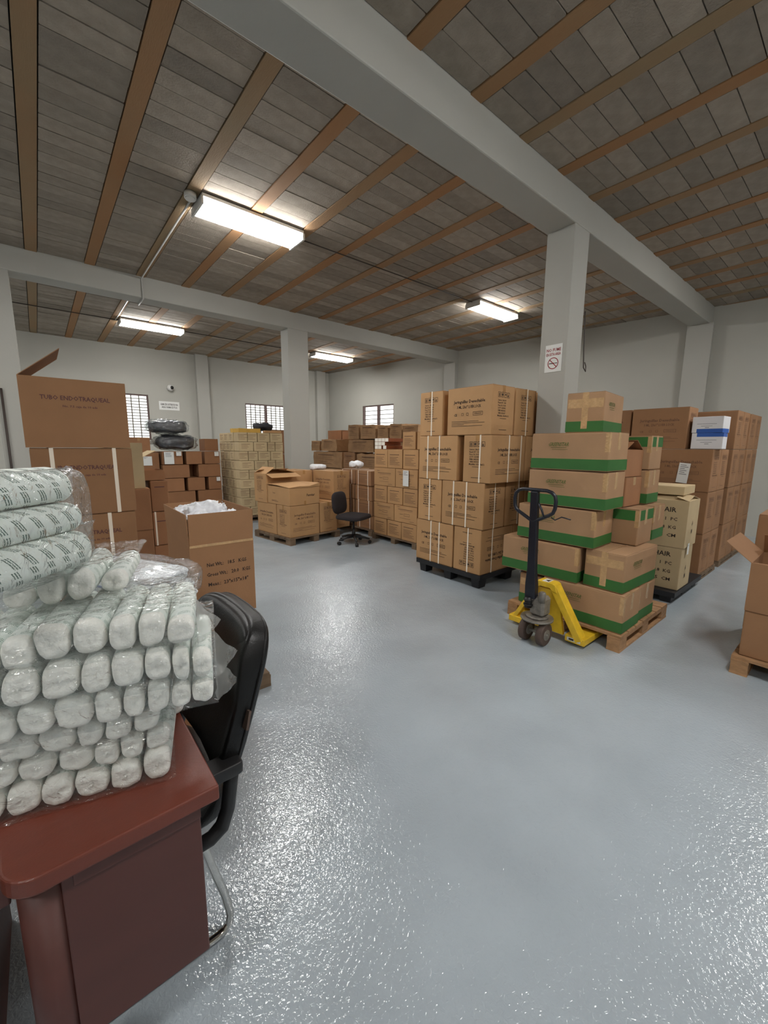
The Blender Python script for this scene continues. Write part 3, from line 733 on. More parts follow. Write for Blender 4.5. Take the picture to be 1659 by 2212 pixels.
def white_box(z, label, band_top, rz):
    e = empty('white_carton', (6.16, 1.315, z), rz); tag(e, label, 'box', 'small white cartons with blue stripe')
    q = MB(); q.box((-.12, -.15, 0), (.12, .15, .185)); bevel(q.obj('carton_body', 'white_card', e), .004)
    z0 = 0 if band_top else .1405
    q = MB(); q.box((-.1206, -.1506, z0), (-.118, .1, z0 + .045)); q.box((-.1206, -.1506, z0), (.1, -.148, z0 + .045)); q.obj('blue_stripe', 'blue', e)
    put_print(e, print_mesh('print', [('r', -.1, .1, .09, .104), ('r', -.06, .075, .05, .079), ('r', -.02, .055, .02, .061)], 'paper_ink'), '-x', (.24, .3, 0), eps=.001)
white_box(1.60, 'lower white carton with blue stripe on the dark syringe stack', False, R(2))
white_box(1.788, 'upper white carton with blue stripe balanced on the other white one', True, R(-4))
def paper(x, y, z, w_, h, face, label, rz=0, lines=6, tilt=0):
    e = empty('paper_sheet', (x, y, z)); tag(e, label, 'paper')
    r = FACE_ROT[face]
    q = MB(); q.box((-w_ / 2, 0, 0), (w_ / 2, h, .0012)); q.obj('sheet', 'paper', e, (0, 0, 0), (r[0], tilt, r[2]))
    o = link('print', print_mesh('print', [('r', -w_ * .36, h * (.88 - .09 * i), w_ * random.uniform(-.1, .36), h * (.88 - .09 * i) + h * .03) for i in range(lines)], 'paper_ink'), e, Matrix.Rotation(r[2], 3, 'Z') @ Vector((0, -.0022, 0)), (r[0], tilt, r[2])); return e
paper(5.985, 1.50, 1.19, .115, .24, '-x', 'white printed sheet taped on the first dark aisle stack', tilt=R(5))
paper(5.15, 1.158, .5, .06, .12, '-y', 'small white slip stuck low on the chair cartons', lines=2)

# ---- brown cartons on the pallet at the picture's edge
wood_pallet(3.70, -.55, 1.15, 1.05, .13, 'wooden pallet under the plain brown cartons by the aisle mouth')
carton(3.75, -.16, .132, .5, .635, .335, 'plain brown carton resting on the pallet by the aisle mouth', 'kraft_dark', jit(), 'plain brown cartons by the aisle mouth', 'x')
open_carton(3.75, -.15, .47, .5, .625, .345, 'plain brown carton with open flaps by the aisle mouth', [('y+', .2, 50), ('y-', .2, 40), ('x+', .17, -30), ('x-', .17, -100)], 'kraft_dark', R(.5), 'plain brown cartons by the aisle mouth')
carton(4.35, -.05, .132, .47, .6, .42, 'low brown carton behind the open one by the aisle mouth', 'kraft_dark', 0, 'plain brown cartons by the aisle mouth', 'x')
carton(4.4, -.08, .555, .47, .64, .53, 'tall brown carton behind the open-flapped one by the aisle mouth', 'kraft_dark', R(1), 'plain brown cartons by the aisle mouth', 'x', prints=(('-x', marks('print', .5, .5, 3)),))

# ---- turned pallet with the torn carton, near the swivel chair
RZ6 = R(7); C6, S6 = math.cos(RZ6), math.sin(RZ6)
def L6(u, v): return 2.995 + C6 * u - S6 * v, 5.916 + S6 * u + C6 * v
def at6(u, v, du, dv):
    cx, cy = L6(u + du / 2, v + dv / 2); return cx - du / 2, cy - dv / 2
px, py = at6(0, 0, 1.05, 1.12); wood_pallet(px, py, 1.05, 1.12, .118, 'weathered wooden pallet under the torn-topped carton', 'pallet_grey', RZ6, 7, 'x')
G6 = 'cartons on the turned pallet beside the swivel chair'
def j6(u, v, z, la, label, pr, dz=JH, straps=()):
    du, dv = (.60, .39) if la == 'x' else (.39, .60)
    x, y = at6(u, v, du, dv); prints = [(f, (P_JL2 if (f == '-y') == (la == 'x') else P_JE2)) for f in pr]
    return carton(x, y, z, du, dv, dz, label, 'kraft', RZ6 + jit(.4), G6, la, straps, prints, 'tape')
j6(.02, .03, .12, 'x', 'bottom syringe carton at the turned pallet corner under the torn one', ('-x', '-y'))
j6(.02, .435, .12, 'y', 'bottom syringe carton on the far side of the turned pallet', ('-x',))
j6(.635, .04, .12, 'y', 'bottom carton on the turned pallet partly behind the swivel chair', ('-y',))
x, y = at6(.02, .705, .6, .39)
open_carton(x, y, .642, .6, .39, .49, 'open-topped syringe carton behind the torn one on the turned pallet', [('y-', .19, 108), ('y+', .19, -70), ('x-', .2, -58), ('x+', .2, -75)], 'kraft', RZ6, G6, prints=(('-x', P_JE2),))
x, y = at6(.02, .03, .61, .65)
e = carton(x, y, .642, .61, .65, .30, 'wide torn-topped carton with bold lettering on the turned pallet', 'kraft', RZ6, G6, 'y', prints=(('-y', print_mesh('print', [('t', 'Farstar', .12, .16, .042, .165)], 'ink')), ('-x', print_mesh('print', [('t', 'Farstar', -.12, .19, .022, .08), ('r', -.2, .05, 0, .056), ('r', -.2, .065, -.05, .071)], 'ink_soft'))))
q = MB(); q.box((-.02, -.326, .0), (.02, -.3255, .07)); q.obj('tape', 'tape', e)
tm = MB(); pts = [(-.305, -.325), (.305, -.325), (.305, .325), (-.305, .325)]
tm.add([(-.305, -.325, .30), (-.1, -.327, .318), (.1, -.327, .312), (.305, -.325, .352), (.305, .325, .345), (-.305, .325, .335), (-.305, 0, .322), (0, 0, .345)], [(0, 1, 7, 6), (1, 2, 7), (2, 3, 4, 7), (7, 4, 5, 6)]); o = tm.obj('torn_flap', 'kraft', e)
md = o.modifiers.new('s', 'SOLIDIFY'); md.thickness = .005
tm = MB(); tm.add([(-.305, -.3255, .297), (-.1, -.3275, .297), (.1, -.3275, .297), (.305, -.3255, .297), (.305, -.3255, .350), (.1, -.3275, .310), (-.1, -.3275, .316)], [(0, 1, 6), (1, 2, 5, 6), (2, 3, 4, 5)]); tm.obj('torn_edge', 'kraft', e)
j6(1.03, .14, .12, 'y', 'lower tall syringe carton behind the swivel chair back', ('-x', '-y'))
j6(1.03, .14, .642, 'y', 'upper tall syringe carton rising behind the swivel chair', ('-x', '-y'))
j6(.64, .74, .642, 'y', 'syringe carton at the back of the turned pallet between two taller ones', ('-x',))
j6(.64, .74, .12, 'y', 'bottom syringe carton hidden at the back of the turned pallet', ())

def crinkle(p, seed):
    q_ = Vector((p.x, p.y, p.z)) + Vector((seed * 3.7, seed, 0)); a_ = 1 - 2 * abs(noise.noise(q_)); b_ = 1 - 2 * abs(noise.noise(q_ * 2.1))
    return p.normalized() * (a_ * abs(a_) + .5 * b_)
# ---- narrow pallet of white-strapped cartons behind the swivel chair
wood_pallet(4.46, 5.66, 1.0, 1.15, .11, 'wooden pallet under the brown strapped cartons behind the swivel chair', 'pallet_grey')
P8 = marks('print', .5, .26, 5)
for k, (z, h) in enumerate(((.112, .25), (.365, .262), (.63, .27), (.904, .268))):
    for j, y in enumerate((5.70, 6.25)):
        carton(4.48 + random.uniform(0, .05), y + random.uniform(-.02, .02), z, .42, .50 - .02 * (k % 2), h, '%s brown carton with white straps, %s the swivel chair' % (('lowest', 'second', 'third', 'topmost')[k], ('close behind', 'further along behind')[j]), 'kraft_dark', jit(2.2), 'white-strapped brown cartons behind the swivel chair', 'y', [('y', .16), ('y', -.14)], (('-x', P8),))
q = MB(); q.superell(.13, .11, .055, .8, .9, 40, 22, fn=lambda p: p + noise.noise_vector(p * 14) * .03 + crinkle(p * 22, 2) * .012); tag(q.obj('plastic_bag', 'bag_fill', None, (4.66, 6.40, 1.262)), 'crumpled white plastic bag lying on the white-strapped cartons', 'bag')
q = MB(); q.superell(.16, .12, .05, .5, .7, 20, 10, fn=lambda p: p + noise.noise_vector(p * 12) * .02); tag(q.obj('wrapped_bundle', 'bag_fill', None, (4.2, 7.05, 1.20)), 'small wrapped bundle lying behind the open-topped carton', 'bundle')
carton(4.0, 6.87, .0, .45, .40, .56, 'plain carton on the floor under the small wrapped bundle, lower', 'kraft_dark', RZ6, None, 'y')
carton(4.0, 6.87, .565, .45, .40, .575, 'plain carton directly under the small wrapped bundle', 'kraft_dark', RZ6, None, 'y')

# ---- tall flat-fronted stack of labelled cartons
wood_pallet(4.41, 4.47, 1.1, 1.11, .10, 'wooden pallet under the flat-fronted wall of labelled cartons', 'pallet_grey')
P9s, P9b = marks('print', .35, .28, 7), print_mesh('print', [('t', 'TUBO', -.16, .25, .018, .09), ('r', -.17, .21, .17, .219), ('r', -.12, .19, .17, .194), ('r', -.13, .13, -.05, .137), ('o', -.03, .11, .1, .15, .005), ('r', -.13, .07, .12, .074), ('r', .1, .03, .2, .036)], 'ink_soft')
ZR = (.102, .387, .665, .95, 1.255, 1.562); OR = ('first', 'second', 'third', 'fourth', 'fifth')
rows9 = ([5.57, 5.215, 4.85, 4.485], [5.57, 5.03, 4.485], [5.57, 5.215, 4.83, 4.485], [5.57, 5.01, 4.485], [5.57, 5.21, 4.845, 4.485])
for k, ys in enumerate(rows9):
    n = len(ys) - 1
    for j in range(n):
        d = ys[j] - ys[j + 1] - .006
        where = (('at the swivel chair end', 'in the middle', 'at the sign pillar end') if n == 3 else ('at the swivel chair end', 'at the sign pillar end'))[j]
        carton(4.43 + random.uniform(0, .012), ys[j + 1] + .003, ZR[k], .42, d, ZR[k + 1] - ZR[k] - .004, 'labelled carton, %s row of the flat-fronted wall, %s' % (OR[k], where), 'kraft', jit(.4), 'labelled cartons of the flat-fronted wall', 'y', (), (('-x', P9s if d < .45 else P9b),), 'tape' if d < .45 else None)
carton(4.45, 4.565, 1.563, .4, .3, .27, 'single labelled carton on top of the flat-fronted wall', 'kraft', 0, None, 'x', (), (('-x', marks('print', .3, .26, 7)),))
carton(4.46, 4.22, 1.563, .38, .33, .265, 'second carton on top of the wall, mostly behind the syringe stack', 'kraft', 0, None, 'x')
carton(4.43, 4.08, .102, .5, .39, 1.455, 'tall carton filling the gap behind the syringe stack', 'kraft', 0, None, 'x')
paper(4.418, 4.74, .985, .13, .25, '-x', 'narrow white sheet hanging on the flat-fronted carton wall', lines=3)
P_SW = print_mesh('print', [('o', -.03, .01, .03, .045, .004)], 'red_card')
for k, n in enumerate((3, 4, 4)):
    for j in range(n):
        if (k, j) == (1, 3): continue
        e = empty('slim_carton', (4.44, 5.505 - j * .089 - (.04 if k == 0 and j > 1 else 0), 1.563 + k * .0605)); tag(e, 'slim white-ended carton, %s layer, number %s from the swivel chair side' % (('lower', 'middle', 'upper')[k], ('one', 'two', 'three', 'four')[j]), 'box', 'slim white-ended cartons on the carton wall')
        q = MB(); q.box((0, -.042, 0), (.36, .042, .058)); bevel(q.obj('carton_body', 'red_card', e), .003, 1)
        q = MB(); q.box((-.0015, -.0405, .002), (.004, .0405, .0565)); q.obj('white_end', 'white_red', e)

# ---- rough heap of worn cartons in front of the far window
wood_pallet(6.2, 6.2, 1.0, 2.7, .12, 'long pallet under the worn cartons below the bright window', 'pallet_grey', boards=6)
wood_pallet(6.2, 9.1, 1.0, 1.75, .12, 'far pallet under the reddish worn cartons', 'pallet_grey', boards=6)
def worn(y0, y1, z0, z1, label, x=6.2, dx=.6, m='kraft_worn', c=.02, seed=0):
    return carton(x, y0 + .024, z0, dx, y1 - y0 - .048, z1 - z0 - .014, label, m, jit(1.5), 'worn cartons heaped below the bright window', 'y', (), (('-x', marks('print', (y1 - y0) * .8, z1 - z0, 4), dict(eps=.022)),), None, c, seed)
worn(9.1, 10.65, .12, .57, 'long worn carton at the bottom of the far heap end', seed=1); worn(9.1, 10.65, .57, 1.02, 'long worn carton second up in the far heap end', seed=2)
worn(7.3, 9.0, .12, .57, 'long worn carton at the bottom of the heap middle', seed=3); worn(7.3, 9.0, .57, 1.02, 'long worn carton second up in the heap middle', seed=4)
worn(6.25, 7.28, .12, .57, 'long worn carton at the bottom of the near heap end', seed=5); worn(6.25, 7.28, .57, 1.02, 'long worn carton second up in the near heap end', seed=6)
worn(9.15, 10.65, 1.02, 1.47, 'long sagging worn carton in the third row beside the far pillar', seed=7)
worn(8.55, 9.1, 1.02, 1.46, 'darker worn carton standing between the two sagging ones', m='kraft_dark', seed=8)
worn(7.35, 8.5, 1.02, 1.44, 'long worn carton in the third row above the plastic bag', seed=9); worn(6.25, 7.3, 1.02, 1.46, 'worn carton in the third row behind the slim cartons', seed=10)
worn(10.25, 10.75, 1.475, 1.77, 'small worn carton near the far pillar in the fourth row', seed=11); worn(9.4, 10.2, 1.475, 1.81, 'worn carton with bent flaps in the fourth row', seed=12)
worn(7.8, 8.87, 1.465, 1.785, 'long dark worn carton in the fourth row under the window', seed=13); worn(6.3, 7.75, 1.465, 1.77, 'long worn carton in the fourth row behind the labelled wall', seed=14)
worn(8.38, 8.88, 1.79, 2.16, 'worn carton with a torn front in the top row', seed=15, c=.022); worn(7.70, 8.36, 1.79, 2.14, 'printed worn carton in the top row under the window', seed=16)
worn(7.25, 7.68, 1.78, 2.10, 'plain worn carton in the top row with a stained front', seed=17); worn(6.80, 7.24, 1.78, 2.13, 'pale worn carton with bulging top in the top row', seed=18, c=.022)
worn(6.27, 6.79, 1.78, 2.07, 'crumpled worn carton at the near end of the top row', seed=19, c=.024)
carton(6.83, 10.1, .122, .36, .74, 1.95, 'tall reddish carton at the far end behind the worn heap', 'kraft_red', 0, None, 'y'); carton(6.83, 9.34, .122, .36, .73, 1.91, 'tall reddish carton next to the far-end one behind the heap', 'kraft_red', 0, None, 'y')

# ---- block of small beige cartons
wood_pallet(3.18, 8.48, 1.05, 1.25, .115, 'dark wooden pallet under the block of small beige cartons', 'pallet_grey')
P11 = [marks('print', .28, .19, 3) for _ in range(3)]
ro = ('bottom', 'second', 'third', 'fourth', 'fifth', 'sixth', 'seventh', 'eighth', 'top'); HB = .196
for k in range(9):
    z = .117 + k * HB
    wx = (.195, .215, .285, .295) if k % 2 == 0 else (.32, .31, .175, .195)
    xx = 3.2
    for j, w_ in enumerate(wx):
        carton(xx + .002, 8.5 + random.uniform(0, .01), z, w_ - .005, .29, HB - .003, 'beige carton, %s row, %s, torn-carton side' % (ro[k], ('first from the brown stack', 'second from the brown stack', 'third from the brown stack', 'beside the pillar')[j]), 'kraft_pale', jit(.8), 'small beige cartons stacked in a block', 'x', (), (('-y', P11[(k + j) % 3]),)); xx += w_
    wy = (.3, .3, .29) if k % 2 == 0 else (.2, .22, .23, .24); yy = 8.81
    for j, w_ in enumerate(wy):
        carton(3.2 + random.uniform(0, .012), yy + .002, z, .29, w_ - .006, HB - .003, 'beige carton, %s row, %s, brown-stack side' % (ro[k], ('nearest the corner', 'second from the corner', 'third from the corner', 'fourth from the corner')[j]), 'kraft_pale', jit(.8), 'small beige cartons stacked in a block', 'y', (), (('-x', marks('print', .17, .19, 3)) if j == 0 else ('-x', P11[j % 3], dict(du=0)),)); yy += w_
ZT = .117 + 9 * HB
carton(3.22, 8.6, ZT, .5, .4, .09, 'flattened yellow carton lying on the beige block', 'yellow_card', R(6), None, 'x', crush=.012, seed=40)
q = MB(); q.superell(.2, .16, .075, .7, .8, 22, 12, fn=lambda p: p + noise.noise_vector(p * 9) * .05); tag(q.obj('rolled_tarp', 'dark_cloth', None, (3.86, 8.80, ZT + .135)), 'crumpled dark tarp lying on the beige block beside the yellow carton', 'tarp')
carton(3.78, 8.50, ZT, .38, .12, .05, 'thin brown tray on the beige block beside the tarp', 'kraft', R(-3), None, 'x')
carton(4.26, 9.2, .0, .38, .45, .8, 'reddish carton standing between the beige block and the pillar, lowest', 'kraft_red', 0, None, 'y'); carton(4.26, 9.2, .81, .38, .45, .6, 'reddish carton between the beige block and the pillar, middle', 'kraft_red', 0, None, 'y'); carton(4.26, 9.2, 1.42, .40, .45, .55, 'reddish carton topping the gap between beige block and pillar', 'kraft_red', 0, None, 'y')

# ---- brown stack below the wrapped dark bundles
wood_pallet(1.4, 9.2, 1.68, 1.2, .115, 'wooden pallet under the loosely spaced brown cartons', 'pallet_grey', boards=10)
r12 = {0: [(1.9, 2.5), (2.55, 3.05)], 1: [(1.9, 2.30), (2.36, 2.70), (2.76, 3.05)], 2: [(1.9, 2.5), (2.55, 3.06)], 3: [(1.92, 2.30), (2.36, 2.71), (2.78, 3.06)], 4: [(1.9, 2.41), (2.585, 3.05)]}
zs12 = (.117, .385, .652, .925, 1.212, 1.482)
r12 = [r12[0], r12[1], r12[2], r12[3], r12[4]]
seq = [(.117, .385, r12[1]), (.388, .655, r12[2]), (.658, .935, r12[3]), (.938, 1.21, r12[4]), (1.213, 1.482, [(1.91, 2.30), (2.355, 2.675), (2.725, 3.05)])]
for k, (z0, z1, row) in enumerate(seq):
    for j, (a, b) in enumerate(row):
        carton(a, 9.22 + random.uniform(0, .03), z0, b - a, .42, z1 - z0 - .004, 'brown carton in the %s row of the gapped stack, %s' % (('lowest', 'second', 'middle', 'fourth', 'top')[k], (('at the window end', 'in the middle', 'against the beige block') if len(row) == 3 else ('at the window end', 'against the beige block'))[j]), 'kraft_red', jit(1), 'brown cartons stacked with gaps below the wrapped bundles', 'x', (), (), 'tape' if j == 0 else None)
carton(1.92, 9.70, .117, .55, .45, 1.355, 'tall brown carton filling the back of the gapped stack, window end', 'kraft_red', 0, None, 'x'); carton(2.49, 9.70, .117, .55, .45, 1.355, 'tall brown carton filling the back of the gapped stack, beige end', 'kraft_red', 0, None, 'x')
carton(2.76, 9.3, 1.486, .29, .4, .26, 'single brown carton on top beside the lower wrapped bundle', 'kraft_red', 0, None, 'y')
for k, (z0, z1) in enumerate(((.117, .56), (.563, 1.0), (1.003, 1.455), (1.458, 1.755))):
    carton(1.34, 9.35, z0, .54 if k < 3 else .40, .45, z1 - z0 - .003, 'brown carton by the barred window, %s of its column' % ('lowest', 'second', 'third', 'topmost')[k], 'kraft_red', jit(1), 'brown carton column by the narrow window', 'y', (), (), 'tape')
paper(1.66, 9.34, 1.2, .17, .18, '-y', 'white label on the carton column by the narrow window', lines=2)
paper(2.03, 9.205, 1.225, .18, .245, '-y', 'large white sheet on the top-row brown carton under the bundles', lines=4)
paper(2.215, 9.204, 1.39, .095, .085, '-y', 'small white label next to the large sheet on brown carton', lines=2)
paper(2.97, 9.205, 1.38, .09, .09, '-y', 'small white label on the top brown carton against the beige block', lines=2)
paper(2.98, 9.205, .84, .08, .085, '-y', 'small white label low on the gapped brown stack', lines=2)
def wrinkle(p, seed):
    d = 1 - 2 * abs(noise.noise(Vector((p.x * 6 + p.z * 9, p.y * 10, p.z * 22 - p.x * 5)) + Vector((seed * 2.3, 0, 0)))); return p.normalized() * (d * d * d)
def bundle(x, y, z, a, b, c, label, seed):
    e = empty('wrapped_bundle', (x, y, z)); tag(e, label, 'bundle', 'dark bundles wrapped in clear plastic')
    f = lambda p: Vector((p.x, p.y, p.z)) + noise.noise_vector(Vector((p.x * 5, p.y * 5, p.z * 9)) + Vector((seed, 0, 0))) * .03 + wrinkle(p, seed) * .02
    q = MB(); q.superell(a, b, c, .55, .7, 72, 36, TR(0, 0, c), f); q.obj('cloth', 'dark_cloth', e)
    g = lambda p: Vector((p.x, p.y, p.z)) + noise.noise_vector(Vector((p.x * 7, p.y * 7, p.z * 12)) + Vector((seed + 3, 0, 0))) * .03 + wrinkle(p, seed + 7) * .04
    q = MB(); q.superell(a + .035, b + .03, c + .012, .55, .7, 72, 36, TR(0, 0, c), g); q.obj('plastic_wrap', 'wrap', e)
    q = MB(); q.tube([(-a - .01, 0, c * .9), (-a - .06, .01, c * .8), (-a - .1, -.02, c * .95)], [.05, .02, .045], 8); q.obj('knot', 'film_milky', e)
bundle(2.23, 9.48, 1.535, .35, .25, .13, 'lower dark bundle in clear plastic lying on the brown cartons', 1)
bundle(2.10, 9.49, 1.868, .34, .24, .115, 'upper dark bundle in clear plastic lying on the other bundle', 5)

# ---- cartons between the strapped tower and the open white-filled box
carton(.44, 5.0, .24, .455, .45, .447, 'lower brown carton behind the strapped tower, in the narrow gap', 'kraft_red', 0, None, 'y'); carton(.44, 5.0, .0, .455, .45, .235, 'lowest brown carton behind the strapped tower, in deep shadow', 'kraft_red', 0, None, 'y')
carton(.44, 4.99, .69, .455, .45, .452, 'brown carton carrying the open pale box behind the tower', 'kraft_red', 0, None, 'y')
open_carton(.52, 5.02, 1.145, .33, .36, .33, 'pale carton with raised flaps behind the strapped tower', [('y-', .15, 6), ('y+', .15, 20), ('x+', .14, 62), ('x-', .14, 10)], 'kraft_pale', R(2))
for k, (z0, z1) in enumerate(((.0, .09), (.093, .474), (.477, .862), (.865, 1.215))):
    if k == 0: wood_pallet(.9, 5.1, .6, .9, .09, 'small pallet under the strapped brown carton column', 'pallet_grey', boards=4); continue
    carton(.905 + .004 * k, 5.12, z0, .185, .5, z1 - z0 - .003, '%s carton of the narrow column behind the open white-filled box' % ('', 'lowest', 'strapped middle', 'topmost')[k], 'kraft_red', jit(.5), 'narrow brown carton column', 'y', [('x', -.06)] if k == 2 else (), (('-y', print_mesh('print', [('r', -.05, .27, .05, .28)], 'ink_purple')),) if k > 1 else ())
open_carton(.86, 5.13, 1.217, .21, .4, .11, 'shallow brown tray lying on the narrow carton column', [], 'kraft_red', R(1))

# ---- strapped tower of tube cartons
wood_pallet(-.1, 3.68, .75, .8, .115, 'wooden pallet under the tower of strapped tube cartons', 'pallet_grey')
P_TE = print_mesh('print', [('t', 'TUBO ENDOTRAQUEAL', .0, .345, .03, .40), ('t', 'No. 7.5 caja de 10 uds', .02, .29, .014, .2)], 'ink_purple')
GT = 'tower of tube cartons'
carton(-.07, 3.72, .117, .62, .5, .482, 'lowest tube carton of the tower, hidden by the bandage bags', 'kraft_dark', R(.5), GT, 'x', [('x', .15), ('x', -.16)])
carton(-.055, 3.71, .602, .61, .5, .485, 'third tube carton of the tower, its lettering half covered', 'kraft_dark', R(-1), GT, 'x', [('x', .13), ('x', -.2)], (('-y', P_TE),), sw=.012)
carton(-.05, 3.70, 1.09, .61, .5, .485, 'second tube carton of the tower with two white straps', 'kraft_dark', R(.4), GT, 'x', [('x', .185), ('x', -.185)], (('-y', P_TE),), sw=.012)
open_carton(-.06, 3.70, 1.58, .61, .48, .475, 'topmost tube carton with an open flap and no straps', [('x-', .31, -50), ('y+', .22, 95)], 'kraft_dark', R(0), GT, prints=(('-y', P_TE, dict(z=-.005)),))

# ---- open box filled with white plastic parcels, by the chair
wood_pallet(.56, 2.44, .5, .64, .10, 'small pallet under the open white-filled box', 'pallet_grey')
carton(.60, 2.50, .102, .36, .55, .462, 'closed brown carton under the open white-filled box', 'kraft_dark', R(1), None, 'y')
P_NW = print_mesh('print', [('t', 'Net Wt.:   18.5   KGS', .02, .335, .022, .235), ('t', 'Gross Wt.:   20.0   KGS', .03, .275, .022, .26), ('t', 'Meas.:  23"x15"x18"', .025, .215, .022, .24)], 'ink')
ob = open_carton(.615, 2.455, .568, .375, .57, .46, 'open brown box full of white plastic parcels behind the chair', [('y-', .185, 2), ('y+', .185, 3), ('x-', .185, 3), ('x+', .185, 2)], 'kraft_dark', R(-1), prints=(('-y', P_NW),))
q = MB(); q.box((-.185, -.2868, .448), (.185, -.2853, .463)); q.obj('crease_tape', 'clear_tape', ob)
for i, (x, y, a, b, c, r) in enumerate(((.712, 2.575, .052, .075, .06, .05), (.882, 2.575, .055, .075, .055, -.05), (.80, 2.74, .115, .05, .075, .03), (.712, 2.9, .052, .075, .055, .05), (.885, 2.9, .055, .075, .06, -.05))):
    q = MB(); q.superell(a, b, c, .6, .6, 56, 34, fn=lambda p: p + noise.noise_vector(p * 16 + Vector((i * 5, 0, 0))) * .016 + crinkle(p * 24, i) * .022)
    tag(q.obj('plastic_parcel', 'bag_fill', None, (x, y, 1.125 + (.03 if i == 2 else 0)), (0, 0, r)), 'white plastic parcel in the open box, %s' % ('front corner nearest the tower', 'front corner nearest the open floor', 'peaked one in the middle', 'back corner nearest the tower', 'back corner nearest the open floor')[i], 'parcel', 'white plastic parcels in the open box')

# ------------------------------------------------------------------ desk
e = empty('desk', (-.3, 1.36, 0)); tag(e, 'reddish brown wooden desk with a round column, holding bandage bags', 'desk')
def dk(nm, a, b, m, bv=.004):
    q = MB(); q.box((a[0] + .3, a[1] - 1.36, a[2]), (b[0] + .3, b[1] - 1.36, b[2])); return bevel(q.obj(nm, m, e), bv, 3)
nose = [(-.075 + .068 * math.cos(t), 1.036 + .068 * math.sin(t)) for t in [R(270) - R(90) * i / 8 for i in range(9)]]
q = MB(); q.prism([(x_ + .3, y_ - 1.36) for x_, y_ in [(.272, .968)] + nose + [(-.146, 1.085), (-1.05, 1.085), (-1.05, 1.74), (.272, 1.74)]], .708, .75); bevel(q.obj('desk_top', 'desk', e), .006, 3)
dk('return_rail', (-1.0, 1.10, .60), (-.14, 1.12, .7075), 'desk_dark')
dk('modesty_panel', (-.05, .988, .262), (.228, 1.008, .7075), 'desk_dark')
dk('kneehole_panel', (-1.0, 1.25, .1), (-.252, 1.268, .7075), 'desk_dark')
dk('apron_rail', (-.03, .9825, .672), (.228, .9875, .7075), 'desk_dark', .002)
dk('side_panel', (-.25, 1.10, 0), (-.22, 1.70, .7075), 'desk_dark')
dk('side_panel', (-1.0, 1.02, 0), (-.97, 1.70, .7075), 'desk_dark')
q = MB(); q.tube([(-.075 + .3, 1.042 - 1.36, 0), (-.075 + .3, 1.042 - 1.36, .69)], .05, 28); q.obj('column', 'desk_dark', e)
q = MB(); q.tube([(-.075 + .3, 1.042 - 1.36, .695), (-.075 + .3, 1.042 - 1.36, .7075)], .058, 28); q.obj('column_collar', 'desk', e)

# ------------------------------------------------------------------ bandage rolls and their bags, piled on the desk
U = Vector((.958, -.287, 0)); V_ = Vector((.287, .958, 0)); PA = math.atan2(-.287, .958)
_sleeve = {}
def cross(w_, h, n, p=3.0, seed=0):
    out = []
    for j in range(n):
        t = 2 * math.pi * j / n; c, s = math.cos(t), math.sin(t); k = (abs(c) ** p + abs(s) ** p) ** (-1 / p)
        k *= 1 + .05 * math.sin(2 * t + seed) + .03 * math.sin(3 * t + seed * 2.3)
        out.append((w_ / 2 * c * k, h / 2 * s * k))
    return out
def roll(u, z, w_, h, label, v0=0.0, length=.25, seed=0, base=(0, 1.12), axis=PA, group='bandage rolls piled on the desk', p=2.8, tilt=0):
    e = empty('bandage_roll', Vector((base[0], base[1], 0)) + U * u + V_ * (v0 + length / 2) + Vector((0, 0, z)), axis); tag(e, label, 'bandage roll', group)
    w_, h = w_ * .965, h * .985; cs = cross(w_, h, 28, p, seed); q = MB(); rng = random.Random(seed)
    prof = [(-length / 2 - .002, .02), (-length / 2 + .004, .1), (-length / 2 - .004, .45), (-length / 2 - .002, .8), (-length / 2 + .006, .955), (-length / 2 + .018, .995), (length / 2 - .018, .995), (length / 2 - .006, .95), (length / 2, .6), (length / 2, .02)]
    vs = []; n = 28
    for i, (y, k) in enumerate(prof):
        for j, (a, b) in enumerate(cs):
            dy = (noise.noise(Vector((a * 60 * k, b * 60 * k, seed))) * .006 if i < 5 else 0)
            vs.append((a * k, y + dy, b * k + h / 2))
    fs = [(i * n + j, i * n + (j + 1) % n, (i + 1) * n + (j + 1) % n, (i + 1) * n + j) for i in range(len(prof) - 1) for j in range(n)]
    fs += [tuple(range(n - 1, -1, -1)), tuple(range((len(prof) - 1) * n, len(prof) * n))]
    q.add(vs, fs, True); q.obj('cotton', 'cotton', e)
    sleeve(e, cs, length, h, mname='wrapper_soft', seam=seed * .013)
    return e
def sleeve(e, cs, length, h, k=1.008, cut=.022, mname='wrapper', seam=.0):
    n = len(cs); vs = []; me = bpy.data.meshes.new('wrapper'); per = [0]
    for j in range(n):
        a, b = cs[j], cs[(j + 1) % n]; per.append(per[-1] + math.hypot(a[0] - b[0], a[1] - b[1]))
    ys = [-length / 2 + cut, -length / 6, length / 6, length / 2 - .01]
    for y in ys:
        for a, b in cs: vs.append((a * k, y, b * k + h / 2))
    fs = []; uvs = []
    for i in range(len(ys) - 1):
        for j in range(n):
            fs.append((i * n + j, i * n + (j + 1) % n, (i + 1) * n + (j + 1) % n, (i + 1) * n + j))
            uvs += [(per[j] + seam, ys[i] + 1), (per[j + 1] + seam, ys[i] + 1), (per[j + 1] + seam, ys[i + 1] + 1), (per[j] + seam, ys[i + 1] + 1)]
    me.from_pydata(vs, [], fs); uv = me.uv_layers.new(name='UVMap')
    for i, c in enumerate(uvs): uv.data[i].uv = c
    me.polygons.foreach_set('use_smooth', [True] * len(fs)); me.materials.append(MATS[mname]); link('wrapper', me, e)
